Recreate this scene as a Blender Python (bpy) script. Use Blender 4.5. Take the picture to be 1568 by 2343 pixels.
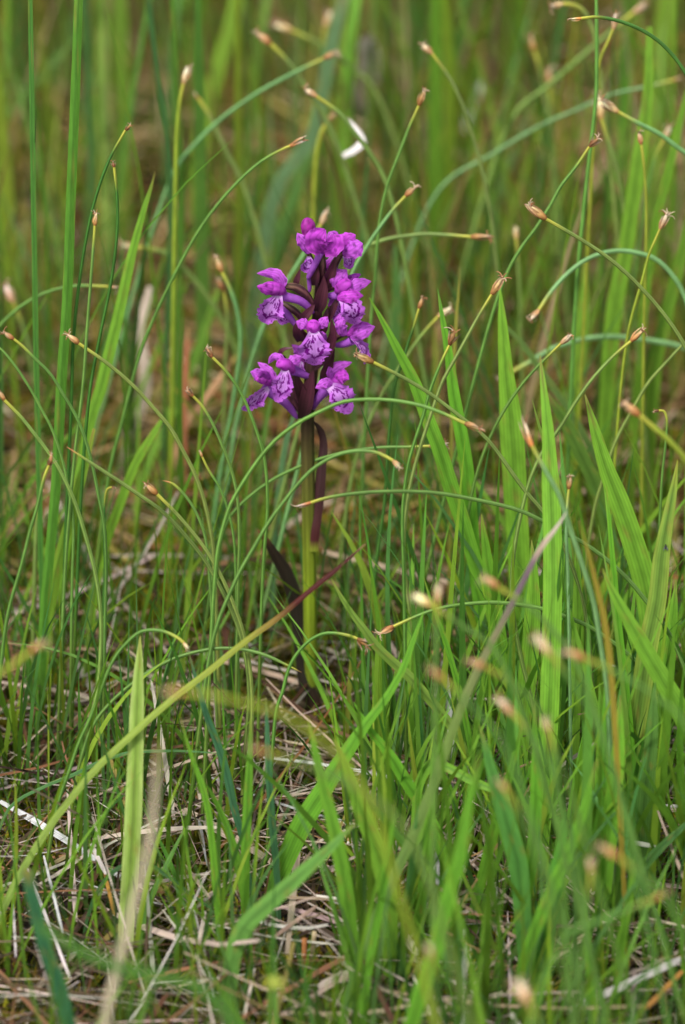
import bpy, math, random
import numpy as np
from mathutils import Vector

for o in list(bpy.data.objects):
    bpy.data.objects.remove(o)
S = bpy.context.scene
COL = S.collection
random.seed(7)
RNG = np.random.default_rng(11)

# ------------------------------------------------------------------ camera
PITCH = math.radians(27.0)
FOCAL, SENSOR = 100.0, 15.8
K = SENSOR / FOCAL / 1568.0                 # tangent of one traced pixel (photo traced at 1568 px width)
CX, CY = 784.0, 1171.0
D_BASE = 1.27                               # orchid base lies this far from the lens
FW = np.array([0, math.cos(PITCH), -math.sin(PITCH)])
UP = np.array([0, math.sin(PITCH), math.cos(PITCH)])
RT = np.array([1.0, 0, 0])
def ray(x, y):
    return FW + (x - CX) * K * RT - (y - CY) * K * UP
CAM = -D_BASE * ray(712, 1650)
FOCUS = 1.195
cam = bpy.data.cameras.new('camera')
cam.lens = FOCAL; cam.sensor_width = SENSOR; cam.sensor_fit = 'HORIZONTAL'
cam.clip_start = 0.02; cam.clip_end = 400
cam.dof.use_dof = True; cam.dof.focus_distance = FOCUS; cam.dof.aperture_fstop = 5.9; cam.dof.aperture_blades = 9
co = bpy.data.objects.new('camera', cam); COL.objects.link(co)
co.location = CAM
co.rotation_euler = (math.pi / 2 - PITCH, 0, 0)
S.camera = co

# ------------------------------------------------------------------ light
w = bpy.data.worlds.new('World'); S.world = w; w.use_nodes = True
nt = w.node_tree; bg = nt.nodes['Background']
sky = nt.nodes.new('ShaderNodeTexSky'); sky.sky_type = 'NISHITA'; sky.sun_disc = False
sky.sun_elevation = math.radians(58); sky.sun_rotation = math.radians(-150)
sky.air_density = 1.0; sky.dust_density = 3.0; sky.ozone_density = 1.0
hs = nt.nodes.new('ShaderNodeHueSaturation'); hs.inputs['Saturation'].default_value = 0.35   # an overcast sky is grey
nt.links.new(sky.outputs[0], hs.inputs['Color']); nt.links.new(hs.outputs[0], bg.inputs[0])
bg.inputs[1].default_value = 0.075
sl = bpy.data.lights.new('sun', 'SUN'); sl.energy = 1.5; sl.angle = math.radians(14); sl.color = (1, 0.97, 0.92)
so = bpy.data.objects.new('sun', sl); COL.objects.link(so)
az, el = math.radians(-150), math.radians(58)
sd = Vector((math.sin(az) * math.cos(el), math.cos(az) * math.cos(el), math.sin(el)))
so.rotation_euler = sd.to_track_quat('Z', 'Y').to_euler()
S.view_settings.view_transform = 'Standard'; S.view_settings.look = 'None'
S.view_settings.gamma = 1; S.view_settings.use_curve_mapping = False
S.view_settings.exposure = 1.38
S.cycles.max_bounces = 8; S.cycles.transmission_bounces = 6; S.cycles.diffuse_bounces = 4

# ------------------------------------------------------------------ pixel -> place
def PT(x, y, d):
    return CAM + d * ray(x, y)
def gdepth(y):                                # depth of the ground plane along the ray of row y
    return CAM[2] / (math.sin(PITCH) + (y - CY) * K * math.cos(PITCH))
def grow(d):                                  # row at which the ground has depth d
    return CY + (CAM[2] / d - math.sin(PITCH)) / (K * math.cos(PITCH))
def axis_depth(y):                            # depth of the upright plane through the orchid
    return -CAM[1] / (math.cos(PITCH) - (y - CY) * K * math.sin(PITCH))
def ground_z(x, y):
    return 0.0022 * np.sin(x * 61 + 1.3) * np.cos(y * 47) + 0.0016 * np.sin(x * 140 - y * 110) - 0.002

# ------------------------------------------------------------------ materials
def mat(name, rough=0.5, trans=0.0, vein_glint=0.0, vfreq=30.0, mott=0.25, mscale=(300, 300, 300), spec=0.4, uvm=None, bump=0.0):
    m = bpy.data.materials.new(name); m.use_nodes = True
    t = m.node_tree; N = t.nodes; L = t.links
    p = N['Principled BSDF']; out = N['Material Output']
    a = N.new('ShaderNodeAttribute'); a.attribute_name = 'Col'
    tc = N.new('ShaderNodeTexCoord')
    mp = N.new('ShaderNodeMapping')
    L.new(tc.outputs['UV' if uvm else 'Object'], mp.inputs[0])
    mp.inputs['Scale'].default_value = uvm if uvm else mscale
    nz = N.new('ShaderNodeTexNoise'); nz.inputs['Scale'].default_value = 1.0; nz.inputs['Detail'].default_value = 4
    L.new(mp.outputs[0], nz.inputs['Vector'])
    mr = N.new('ShaderNodeMapRange')
    mr.inputs['From Min'].default_value = 0.25; mr.inputs['From Max'].default_value = 0.75
    mr.inputs['To Min'].default_value = 1 - mott; mr.inputs['To Max'].default_value = 1 + mott
    L.new(nz.outputs['Fac'], mr.inputs['Value'])
    val = mr.outputs[0]
    if vein_glint:
        sx = N.new('ShaderNodeSeparateXYZ'); L.new(tc.outputs['UV'], sx.inputs[0])
        m1 = N.new('ShaderNodeMath'); m1.operation = 'MULTIPLY'; m1.inputs[1].default_value = vfreq; L.new(sx.outputs[0], m1.inputs[0])
        m2 = N.new('ShaderNodeMath'); m2.operation = 'SINE'; L.new(m1.outputs[0], m2.inputs[0])
        m3 = N.new('ShaderNodeMath'); m3.operation = 'MULTIPLY_ADD'; m3.inputs[1].default_value = vein_glint; m3.inputs[2].default_value = 1.0; L.new(m2.outputs[0], m3.inputs[0])
        m4 = N.new('ShaderNodeMath'); m4.operation = 'MULTIPLY'; L.new(m3.outputs[0], m4.inputs[0]); L.new(val, m4.inputs[1])
        val = m4.outputs[0]
    vm = N.new('ShaderNodeVectorMath'); vm.operation = 'SCALE'
    L.new(a.outputs['Color'], vm.inputs[0]); L.new(val, vm.inputs['Scale'])
    L.new(vm.outputs[0], p.inputs['Base Color'])
    p.inputs['Roughness'].default_value = rough
    p.inputs['Specular IOR Level'].default_value = spec
    if bump:
        b = N.new('ShaderNodeBump'); b.inputs['Strength'].default_value = bump; b.inputs['Distance'].default_value = 0.0004
        L.new(val, b.inputs['Height']); L.new(b.outputs[0], p.inputs['Normal'])
    if trans:
        tb = N.new('ShaderNodeBsdfTranslucent'); mx = N.new('ShaderNodeMixShader'); mx.inputs[0].default_value = trans
        L.new(vm.outputs[0], tb.inputs[0]); L.new(p.outputs[0], mx.inputs[1]); L.new(tb.outputs[0], mx.inputs[2])
        L.new(mx.outputs[0], out.inputs[0])
    return m
M_BLADE = mat('grass_blade', 0.5, 0.42, 0.10, 44, 0.22, uvm=(3, 14, 1), spec=.22)
M_STALK = mat('sedge_stalk', 0.48, 0.12, 0.26, 31.4, 0.25, uvm=(2, 20, 1), spec=.28)  # lengthwise stripes paint the highlight lines of the stalk's ridges into its colour
M_GRASS = mat('short_grass', 0.5, 0.40, 0, 0, 0.25, (90, 90, 90), spec=.2)
M_DRY = mat('dry_straw', 0.7, 0.15, 0.10, 25, 0.3, uvm=(6, 9, 1), spec=0.25)
M_HEAD = mat('seed_head', 0.6, 0.1, 0, 0, 0.35, (900, 900, 900), spec=0.3)
M_PETAL = mat('petal', 0.55, 0.36, 0.0, 0, 0.28, (420, 420, 420), spec=0.18)
M_LIP = mat('lip', 0.55, 0.30, 0, 0, 0.14, (700, 700, 700), spec=0.18)
M_BRACT = mat('bract', 0.48, 0.15, 0.12, 28, 0.3, uvm=(5, 3, 1), spec=0.4)
M_OSTEM = mat('orchid_stem', 0.45, 0.12, 0.13, 50.2, 0.32, uvm=(9, 5, 1), spec=0.3)
M_MOSS = mat('moss', 0.8, 0.3, 0, 0, 0.4, (60, 60, 60), spec=0.1)
M_FLY = mat('fly_black', 0.3, 0, 0, 0, 0.1)

def ground_material():
    m = bpy.data.materials.new('ground'); m.use_nodes = True
    t = m.node_tree; N = t.nodes; L = t.links; p = N['Principled BSDF']
    tc = N.new('ShaderNodeTexCoord')
    n1 = N.new('ShaderNodeTexNoise'); n1.inputs['Scale'].default_value = 22; n1.inputs['Detail'].default_value = 6
    n2 = N.new('ShaderNodeTexNoise'); n2.inputs['Scale'].default_value = 400; n2.inputs['Detail'].default_value = 4
    L.new(tc.outputs['Object'], n1.inputs[0]); L.new(tc.outputs['Object'], n2.inputs[0])
    r = N.new('ShaderNodeValToRGB'); e = r.color_ramp.elements
    e[0].position = 0.35; e[0].color = (0.014, 0.009, 0.006, 1)
    e[1].position = 0.62; e[1].color = (0.05, 0.052, 0.010, 1)
    q = e.new(0.5); q.color = (0.034, 0.02, 0.011, 1)
    L.new(n1.outputs['Fac'], r.inputs[0])
    mx = N.new('ShaderNodeMixRGB'); mx.blend_type = 'MULTIPLY'; mx.inputs[0].default_value = 0.7
    r2 = N.new('ShaderNodeValToRGB'); r2.color_ramp.elements[0].color = (0.3, 0.3, 0.3, 1); r2.color_ramp.elements[1].color = (1.5, 1.4, 1.3, 1)
    r2.color_ramp.elements[0].position = 0.3; r2.color_ramp.elements[1].position = 0.7
    L.new(n2.outputs['Fac'], r2.inputs[0]); L.new(r.outputs[0], mx.inputs[1]); L.new(r2.outputs[0], mx.inputs[2])
    L.new(mx.outputs[0], p.inputs['Base Color']); p.inputs['Roughness'].default_value = 0.85
    b = N.new('ShaderNodeBump'); b.inputs['Distance'].default_value = 0.002; b.inputs['Strength'].default_value = 0.8
    L.new(n2.outputs['Fac'], b.inputs['Height']); L.new(b.outputs[0], p.inputs['Normal'])
    return m

# ------------------------------------------------------------------ mesh helpers
def mesh_np(name, V, F, col=None, uv=None, m=None, smooth=True):
    V = np.asarray(V, dtype=np.float32); F = np.asarray(F, dtype=np.int32)
    me = bpy.data.meshes.new(name)
    n, (k, s) = len(V), F.shape
    me.vertices.add(n); me.vertices.foreach_set('co', V.ravel())
    me.loops.add(k * s); me.loops.foreach_set('vertex_index', F.ravel())
    me.polygons.add(k); me.polygons.foreach_set('loop_start', np.arange(0, k * s, s, dtype=np.int32))
    if smooth: me.polygons.foreach_set('use_smooth', np.ones(k, dtype=bool))
    me.update(calc_edges=True)
    if col is not None:
        c = np.ones((n, 4), dtype=np.float32); c[:, :3] = np.clip(np.asarray(col), 0.001, 0.9)
        at = me.color_attributes.new('Col', 'FLOAT_COLOR', 'POINT'); at.data.foreach_set('color', c.ravel())
    if uv is not None:
        l = me.uv_layers.new(name='UVMap'); l.data.foreach_set('uv', np.asarray(uv, dtype=np.float32)[F.ravel()].ravel())
    if m: me.materials.append(m)
    return me
def link(name, me, parent=None, loc=None):
    o = bpy.data.objects.new(name, me); COL.objects.link(o)
    if loc is not None: o.location = loc
    if parent is not None: o.parent = parent
    return o
def tag(o, label=None, cat=None, group=None, kind=None):
    if label: o['label'] = label
    if cat: o['category'] = cat
    if group: o['group'] = group
    if kind: o['kind'] = kind
    return o
def grid_faces(nv, nu, wrap=False):
    i = np.arange(nv - 1)[:, None]; j = np.arange(nu if wrap else nu - 1)[None, :]
    j2 = (j + 1) % nu
    return np.stack([i * nu + j, i * nu + j2, (i + 1) * nu + j2, (i + 1) * nu + j], -1).reshape(-1, 4)
def join(parts):
    V, F, C, U, n = [], [], [], [], 0
    for v, f, c, u in parts:
        V.append(v); F.append(np.asarray(f) + n); C.append(c); U.append(u); n += len(v)
    return np.concatenate(V), np.concatenate(F), np.concatenate(C), np.concatenate(U)
def spline(P, n):
    P = np.asarray(P, float)
    if len(P) == 2:
        t = np.linspace(0, 1, n)[:, None]; return P[0] * (1 - t) + P[1] * t
    d = np.linalg.norm(np.diff(P[:, :2], axis=0), axis=1) if P.shape[1] > 2 else np.linalg.norm(np.diff(P, axis=0), axis=1)
    d = np.maximum(d, 1e-9) ** 0.5
    T = np.concatenate([[0], np.cumsum(d)])
    E = np.vstack([2 * P[0] - P[1], P, 2 * P[-1] - P[-2]])
    TE = np.concatenate([[-d[0]], T, [T[-1] + d[-1]]])
    out = []
    for t in np.linspace(0, T[-1], n):
        k = min(max(np.searchsorted(T, t) - 1, 0), len(P) - 2)
        p0, p1, p2, p3 = E[k:k + 4]; t0, t1, t2, t3 = TE[k:k + 4]
        a1 = (t1 - t) / (t1 - t0) * p0 + (t - t0) / (t1 - t0) * p1
        a2 = (t2 - t) / (t2 - t1) * p1 + (t - t1) / (t2 - t1) * p2
        a3 = (t3 - t) / (t3 - t2) * p2 + (t - t2) / (t3 - t2) * p3
        b1 = (t2 - t) / (t2 - t0) * a1 + (t - t0) / (t2 - t0) * a2
        b2 = (t3 - t) / (t3 - t1) * a2 + (t - t1) / (t3 - t1) * a3
        out.append((t2 - t) / (t2 - t1) * b1 + (t - t1) / (t2 - t1) * b2)
    return np.array(out)
def tang(Q):
    T = np.gradient(Q, axis=0); return T / np.maximum(np.linalg.norm(T, axis=1, keepdims=True), 1e-12)
def cum(Q):
    return np.concatenate([[0], np.cumsum(np.linalg.norm(np.diff(Q, axis=0), axis=1))])
def prof(t, keys):
    k = sorted(keys); return np.interp(t, [a for a, b in k], [b for a, b in k])
def cprof(t, keys):
    xs = [a for a, b in keys]
    return np.stack([np.interp(t, xs, [b[i] for a, b in keys]) for i in range(3)], -1)
def tube(Q, R, C, sides=8, v0=0.0):
    """Q (n,3) world path, R (n,) radii, C (n,3) colours."""
    T = tang(Q); n = len(Q)
    ref = np.array([0.31, -0.9, 0.3]); N1 = np.cross(T, ref); N1 /= np.linalg.norm(N1, axis=1, keepdims=True); N2 = np.cross(T, N1)
    a = np.arange(sides) / sides * 2 * np.pi
    V = Q[:, None] + R[:, None, None] * (np.cos(a)[None, :, None] * N1[:, None] + np.sin(a)[None, :, None] * N2[:, None])
    F = grid_faces(n, sides, True)
    L = cum(Q) * 10
    U = np.stack([np.broadcast_to(a / (2 * np.pi), (n, sides)), np.broadcast_to(L[:, None], (n, sides)) + v0], -1).reshape(-1, 2)
    return V.reshape(-1, 3), F, np.repeat(C, sides, 0), U
def ribbon(Q, W, C, rot=0.0, rot1=None, fold=0.25, nu=5, cup=0.0, ruff=0.0, colfn=None, facing=None):
    """Thin leaf on path Q, widths W; rot turns it about its own axis away from facing the lens side."""
    T = tang(Q); n = len(Q)
    view = Q - CAM; view /= np.linalg.norm(view, axis=1, keepdims=True)
    if facing is not None: view = np.broadcast_to(np.asarray(facing, float), Q.shape)
    side = np.cross(T, view); side /= np.maximum(np.linalg.norm(side, axis=1, keepdims=True), 1e-9)
    nor = np.cross(side, T)
    t = np.linspace(0, 1, n)
    an = rot + (0 if rot1 is None else (rot1 - rot)) * t
    s2 = side * np.cos(an)[:, None] + nor * np.sin(an)[:, None]; n2 = -side * np.sin(an)[:, None] + nor * np.cos(an)[:, None]
    u = np.linspace(-1, 1, nu)
    off = fold * np.abs(u)[None] + cup * (u ** 2)[None] + 0 * t[:, None]
    if ruff: off = off + ruff * np.sin(t[:, None] * 17 + u[None] * 2.3) * np.abs(u)[None]
    V = Q[:, None] + (W / 2)[:, None, None] * (u[None, :, None] * s2[:, None] + off[..., None] * n2[:, None])
    L = cum(Q) * 10
    U = np.stack([np.broadcast_to(u * 0.5 + 0.5, (n, nu)), np.broadcast_to(L[:, None], (n, nu))], -1).reshape(-1, 2)
    if colfn is None:
        c = np.repeat(C, nu, 0)
    else:
        uu, vv = np.meshgrid(u, t); c = colfn(uu.ravel(), vv.ravel())
    return V.reshape(-1, 3), grid_faces(n, nu), c, U
def jit(c, s=0.15):
    f = 1 + random.uniform(-s, s); return np.clip(np.array(c) * f * (1 + np.array([random.uniform(-.07, .07) for _ in range(3)])), 0.002, 0.85)

# ------------------------------------------------------------------ ground
def axis_grid(lo, hi, step, far):
    mid = np.arange(lo, hi + step, step); g = []; s = step * 2; v = 0
    while v < far: v += s; s *= 1.6; g.append(v)
    g = np.array(g); return np.concatenate([lo - g[::-1], mid, mid[-1] + g])
gx = axis_grid(-0.6, 0.6, 0.012, 150); gy = axis_grid(-0.6, 2.0, 0.012, 150)
X, Y = np.meshgrid(gx, gy)
Z = ground_z(X, Y)
far_m = np.maximum(np.abs(X) - 1, 0) + np.maximum(np.abs(Y - 0.7) - 1.6, 0)
Z = np.where(far_m > 0, -0.002, Z)
g = link('ground', mesh_np('ground', np.stack([X, Y, Z], -1).reshape(-1, 3), grid_faces(len(gy), len(gx)), m=ground_material()))
tag(g, 'dark mossy soil under the straw and grass', kind='structure')

# ------------------------------------------------------------------ stuff: many thin ribbons at once
def strands(base, azim, length, th0, th1, width, col0, col1, K_=5, tip=0.05, twist=None, wpow=2.5):
    n = len(base); s = np.linspace(0, 1, K_ + 1)
    th = th0[:, None] + (th1 - th0)[:, None] * s[None] ** 1.3
    ds = length[:, None] / K_
    h = np.concatenate([np.zeros((n, 1)), np.cumsum(np.sin((th[:, 1:] + th[:, :-1]) / 2) * ds, 1)], 1)
    v = np.concatenate([np.zeros((n, 1)), np.cumsum(np.cos((th[:, 1:] + th[:, :-1]) / 2) * ds, 1)], 1)
    D = np.stack([np.cos(azim), np.sin(azim), 0 * azim], -1); B = np.stack([-np.sin(azim), np.cos(azim), 0 * azim], -1)
    Pm = base[:, None] + h[..., None] * D[:, None] + v[..., None] * np.array([0, 0, 1.0])
    if twist is None: twist = RNG.uniform(-0.9, 0.9, n)
    nrm = np.cos(th)[..., None] * D[:, None] - np.sin(th)[..., None] * np.array([0, 0, 1.0])
    tw = twist[:, None] * (0.5 + s[None])
    side = np.cos(tw)[..., None] * B[:, None] + np.sin(tw)[..., None] * nrm
    wd = width[:, None] * (tip + (1 - tip) * (1 - s[None] ** wpow)) * (0.6 + 0.4 * np.minimum(1, s[None] * 4))
    V = np.stack([Pm - side * wd[..., None] / 2, Pm + side * wd[..., None] / 2], 2)      # n,K+1,2,3
    m_ = K_ + 1
    f = grid_faces(m_, 2); F = (np.arange(n)[:, None, None] * (2 * m_) + f[None]).reshape(-1, 4)
    mix = (s ** 0.6)[None, :, None]
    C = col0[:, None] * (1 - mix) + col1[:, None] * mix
    C = np.repeat(C[:, :, None], 2, 2).reshape(-1, 3)
    U = np.zeros((n, m_, 2, 2)); U[..., 1, 0] = 1; U[..., 1] += (s[None, :, None] * length[:, None, None] * 10 + RNG.uniform(0, 50, n)[:, None, None])
    return V.reshape(-1, 3), F, C, U.reshape(-1, 2)
def pick(pal, n, s=0.18):
    pal = np.array(pal); c = pal[RNG.integers(0, len(pal), n)]
    return np.clip(c * RNG.uniform(1 - s, 1 + s, (n, 1)) * RNG.uniform(0.93, 1.07, (n, 3)), 0.002, 0.85)
STRAW = [(.46, .36, .26), (.40, .31, .235), (.55, .47, .38), (.30, .215, .14), (.36, .30, .26), (.50, .42, .33), (.24, .12, .06), (.44, .34, .29), (.58, .53, .47)]
GREEN = [(.085, .22, .018), (.11, .27, .02), (.15, .31, .022), (.06, .18, .035), (.19, .30, .018), (.08, .21, .05)]
OLIVE = [(.18, .19, .014), (.25, .24, .016), (.12, .15, .014), (.10, .11, .014), (.27, .20, .02)]
def area(n, x0, x1, y0, y1):
    x = RNG.uniform(x0, x1, n); y = RNG.uniform(y0, y1, n); return x, y
def stuff(name, parts, m, label):
    V, F, C, U = join(parts)
    o = link(name, mesh_np(name, V, F, C, U, m, smooth=False)); tag(o, label, kind='stuff'); return o
WET_GAP_SHADE = [(.055, .036, .022), (.085, .055, .032), (.045, .028, .017), (.12, .08, .05), (.08, .035, .018), (.09, .08, .035)]  # wet litter tones, darkened further in place of shade in the gaps
GOLD = [(.42, .30, .15), (.36, .24, .11), (.46, .36, .22), (.34, .17, .07), (.5, .42, .31)]
BROWN = [(.22, .14, .06), (.28, .19, .08), (.17, .10, .04), (.30, .22, .12), (.22, .09, .03), (.25, .20, .05)]
def litter(n, box, zmax, lmin=.02, lmax=.09, up=0.0, pal=None, wmul=1.0):
    x, y = area(n, *box); z = ground_z(x, y) + RNG.uniform(.0005, zmax, n) ** 1
    th = np.pi / 2 - np.abs(RNG.normal(0, 0.10, n)) - up * RNG.uniform(0, 1, n)
    th1 = np.minimum(th + RNG.uniform(-.45, .35, n), np.pi / 2 + .14)
    L = RNG.uniform(lmin, lmax, n); c = pick(pal or STRAW, n, .3)
    return strands(np.stack([x, y, z], -1), RNG.uniform(0, 2 * np.pi, n), L, th, th1, RNG.uniform(.0005, .0022, n) * RNG.choice([.45, .7, .9, 1.25], n) * wmul, c, c * RNG.uniform(.8, 1.15, (n, 1)), 4, tip=.5)
stuff('dead_grass_litter', [litter(2300, (-.20, .22, -.30, .06), .008, pal=WET_GAP_SHADE, wmul=.8), litter(1300, (-.20, .22, -.30, .0), .012, wmul=.75), litter(450, (-.20, .22, -.30, .05), .014, .02, .055, .7, wmul=.7),
      litter(3000, (-.22, .24, .06, .75), .010, pal=BROWN), litter(750, (-.22, .24, .0, .75), .010, .03, .08, pal=GOLD, wmul=.8), litter(7000, (-.75, .75, -.6, 2.4), .010, .03, .12, pal=BROWN)], M_DRY, 'pale dead grass litter matted over the soil')
def moss(nc, per, box, sz=1.0):
    x, y = area(nc, *box); n = nc * per; r = np.repeat(RNG.uniform(.004, .016, nc) * sz, per)
    a = RNG.uniform(0, 2 * np.pi, n); q = np.sqrt(RNG.uniform(0, 1, n)) * r
    X = np.repeat(x, per) + q * np.cos(a); Y = np.repeat(y, per) + q * np.sin(a)
    h = .003 + .006 * (1 - (q / r) ** 2) * RNG.uniform(.5, 1, n)
    c = np.repeat(pick(OLIVE, nc, .25), per, 0) * RNG.uniform(.7, 1.25, (n, 1))
    t = RNG.uniform(0, .7, n)
    return strands(np.stack([X, Y, ground_z(X, Y) - .001], -1), a + RNG.normal(0, .8, n), h * 1.3, t, t + .5, RNG.uniform(.0006, .0014, n) * sz, c * .7, c, 2, tip=.2)
stuff('moss', [moss(1300, 70, (-.20, .22, -.30, .12), 1.1), moss(1700, 55, (-.22, .24, .05, .75), 1.6), moss(700, 40, (-.75, .75, -.6, 2.2), 1.8)], M_MOSS, 'olive moss in low tufts between the straws')
def shoots(n, box, hmin, hmax, wmin, wmax, lean=.45, pal=GREEN, clump=None, bend=.6, patch=False, clear=True):
    if clump:
        cx, cy = area(clump, *box); k = RNG.integers(0, clump, n); x = cx[k] + RNG.normal(0, .008, n); y = cy[k] + RNG.normal(0, .008, n)
    else: x, y = area(n, *box)
    if clear:
        ok = ~((x > -.014) & (x < .011) & (y < .006) & (y > -.12)) & ~((x > -.012) & (x < .010) & (y < -.095) & (y > -.16)); x, y = x[ok], y[ok]; n = len(x)
    if patch:
        ok = np.sin(37 * x + 1) + np.sin(23 * y + 2) + np.sin(61 * x + 31 * y) > RNG.uniform(-.6, 1.6, n); x, y = x[ok], y[ok]; n = len(x)
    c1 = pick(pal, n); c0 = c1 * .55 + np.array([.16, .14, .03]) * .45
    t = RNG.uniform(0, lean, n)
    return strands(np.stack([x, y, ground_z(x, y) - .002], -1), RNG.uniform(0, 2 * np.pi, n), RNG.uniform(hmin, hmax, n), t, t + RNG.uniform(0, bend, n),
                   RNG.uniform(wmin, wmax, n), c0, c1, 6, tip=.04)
BGR = [(.15, .36, .032), (.18, .39, .035), (.11, .30, .04), (.22, .39, .03)]
MIDG = [(.14, .27, .035), (.19, .29, .03), (.24, .28, .03), (.11, .22, .035), (.27, .23, .035), (.10, .23, .06), (.21, .35, .04), (.25, .16, .06), (.30, .23, .12)]
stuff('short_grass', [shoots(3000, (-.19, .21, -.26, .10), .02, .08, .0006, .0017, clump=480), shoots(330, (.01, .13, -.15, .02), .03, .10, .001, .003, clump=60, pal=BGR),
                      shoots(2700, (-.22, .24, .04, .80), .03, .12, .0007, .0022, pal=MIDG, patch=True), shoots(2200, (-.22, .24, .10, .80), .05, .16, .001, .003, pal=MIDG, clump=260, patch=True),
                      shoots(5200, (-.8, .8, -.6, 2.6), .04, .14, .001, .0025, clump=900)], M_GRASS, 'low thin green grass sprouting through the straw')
stuff('far_grass', [shoots(700, (-.24, .26, .30, .80), .10, .28, .0015, .0045, .3, pal=MIDG, patch=True), shoots(1900, (-.5, .55, .75, 2.6), .12, .32, .0015, .006, .35, pal=MIDG, patch=True), shoots(700, (-1.0, -.28, -.3, 2.2), .10, .25, .0012, .004), shoots(700, (.30, 1.05, -.3, 2.2), .10, .25, .0012, .004)],
      M_GRASS, 'far tall grass dissolving into green behind everything')

# ------------------------------------------------------------------ traced stems and blades
def path(pts, dt, n, base=None, hang=False):
    """pts run from tip to root in traced pixels; the root is set on the ground. Returns root-first world path and its pixel path."""
    p = [tuple(map(float, q)) for q in pts]
    dtip = FOCUS + dt
    ztip = max(CAM[2] + dtip * ray(*p[0])[2], 0.01)
    if base: p.append(base)
    elif not hang:
        yb = grow(dtip + 0.75 * ztip * math.sin(PITCH))
        lx, ly = p[-1]
        if ly < yb - 30:
            px, py = p[-2] if len(p) > 1 else p[-1]
            sl = (lx - px) / max(ly - py, 20) if ly > py else 0
            sl = max(-.6, min(.6, sl))
            p.append((lx + sl * (yb - ly) * 0.5, yb))
    q = spline(p, n)
    dl = np.concatenate([[0], np.cumsum(np.linalg.norm(np.diff(q, axis=0), axis=1))]); dl /= dl[-1]
    droot = dtip if hang else gdepth(q[-1, 1])
    dep = dtip + (droot - dtip) * dl ** 1.15
    W = np.array([PT(a, b, c) for (a, b), c in zip(q, dep)])
    if not hang: W[-1, 2] = min(W[-1, 2], ground_z(W[-1, 0], W[-1, 1]) - .002)
    return W[::-1], dep[::-1]
SG = 'sedge stalks with seed heads'
GC = {'g': (.115, .235, .042), 'd': (.05, .15, .022), 'b': (.17, .33, .115), 'y': (.25, .31, .03), 'o': (.175, .25, .055)}
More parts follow.
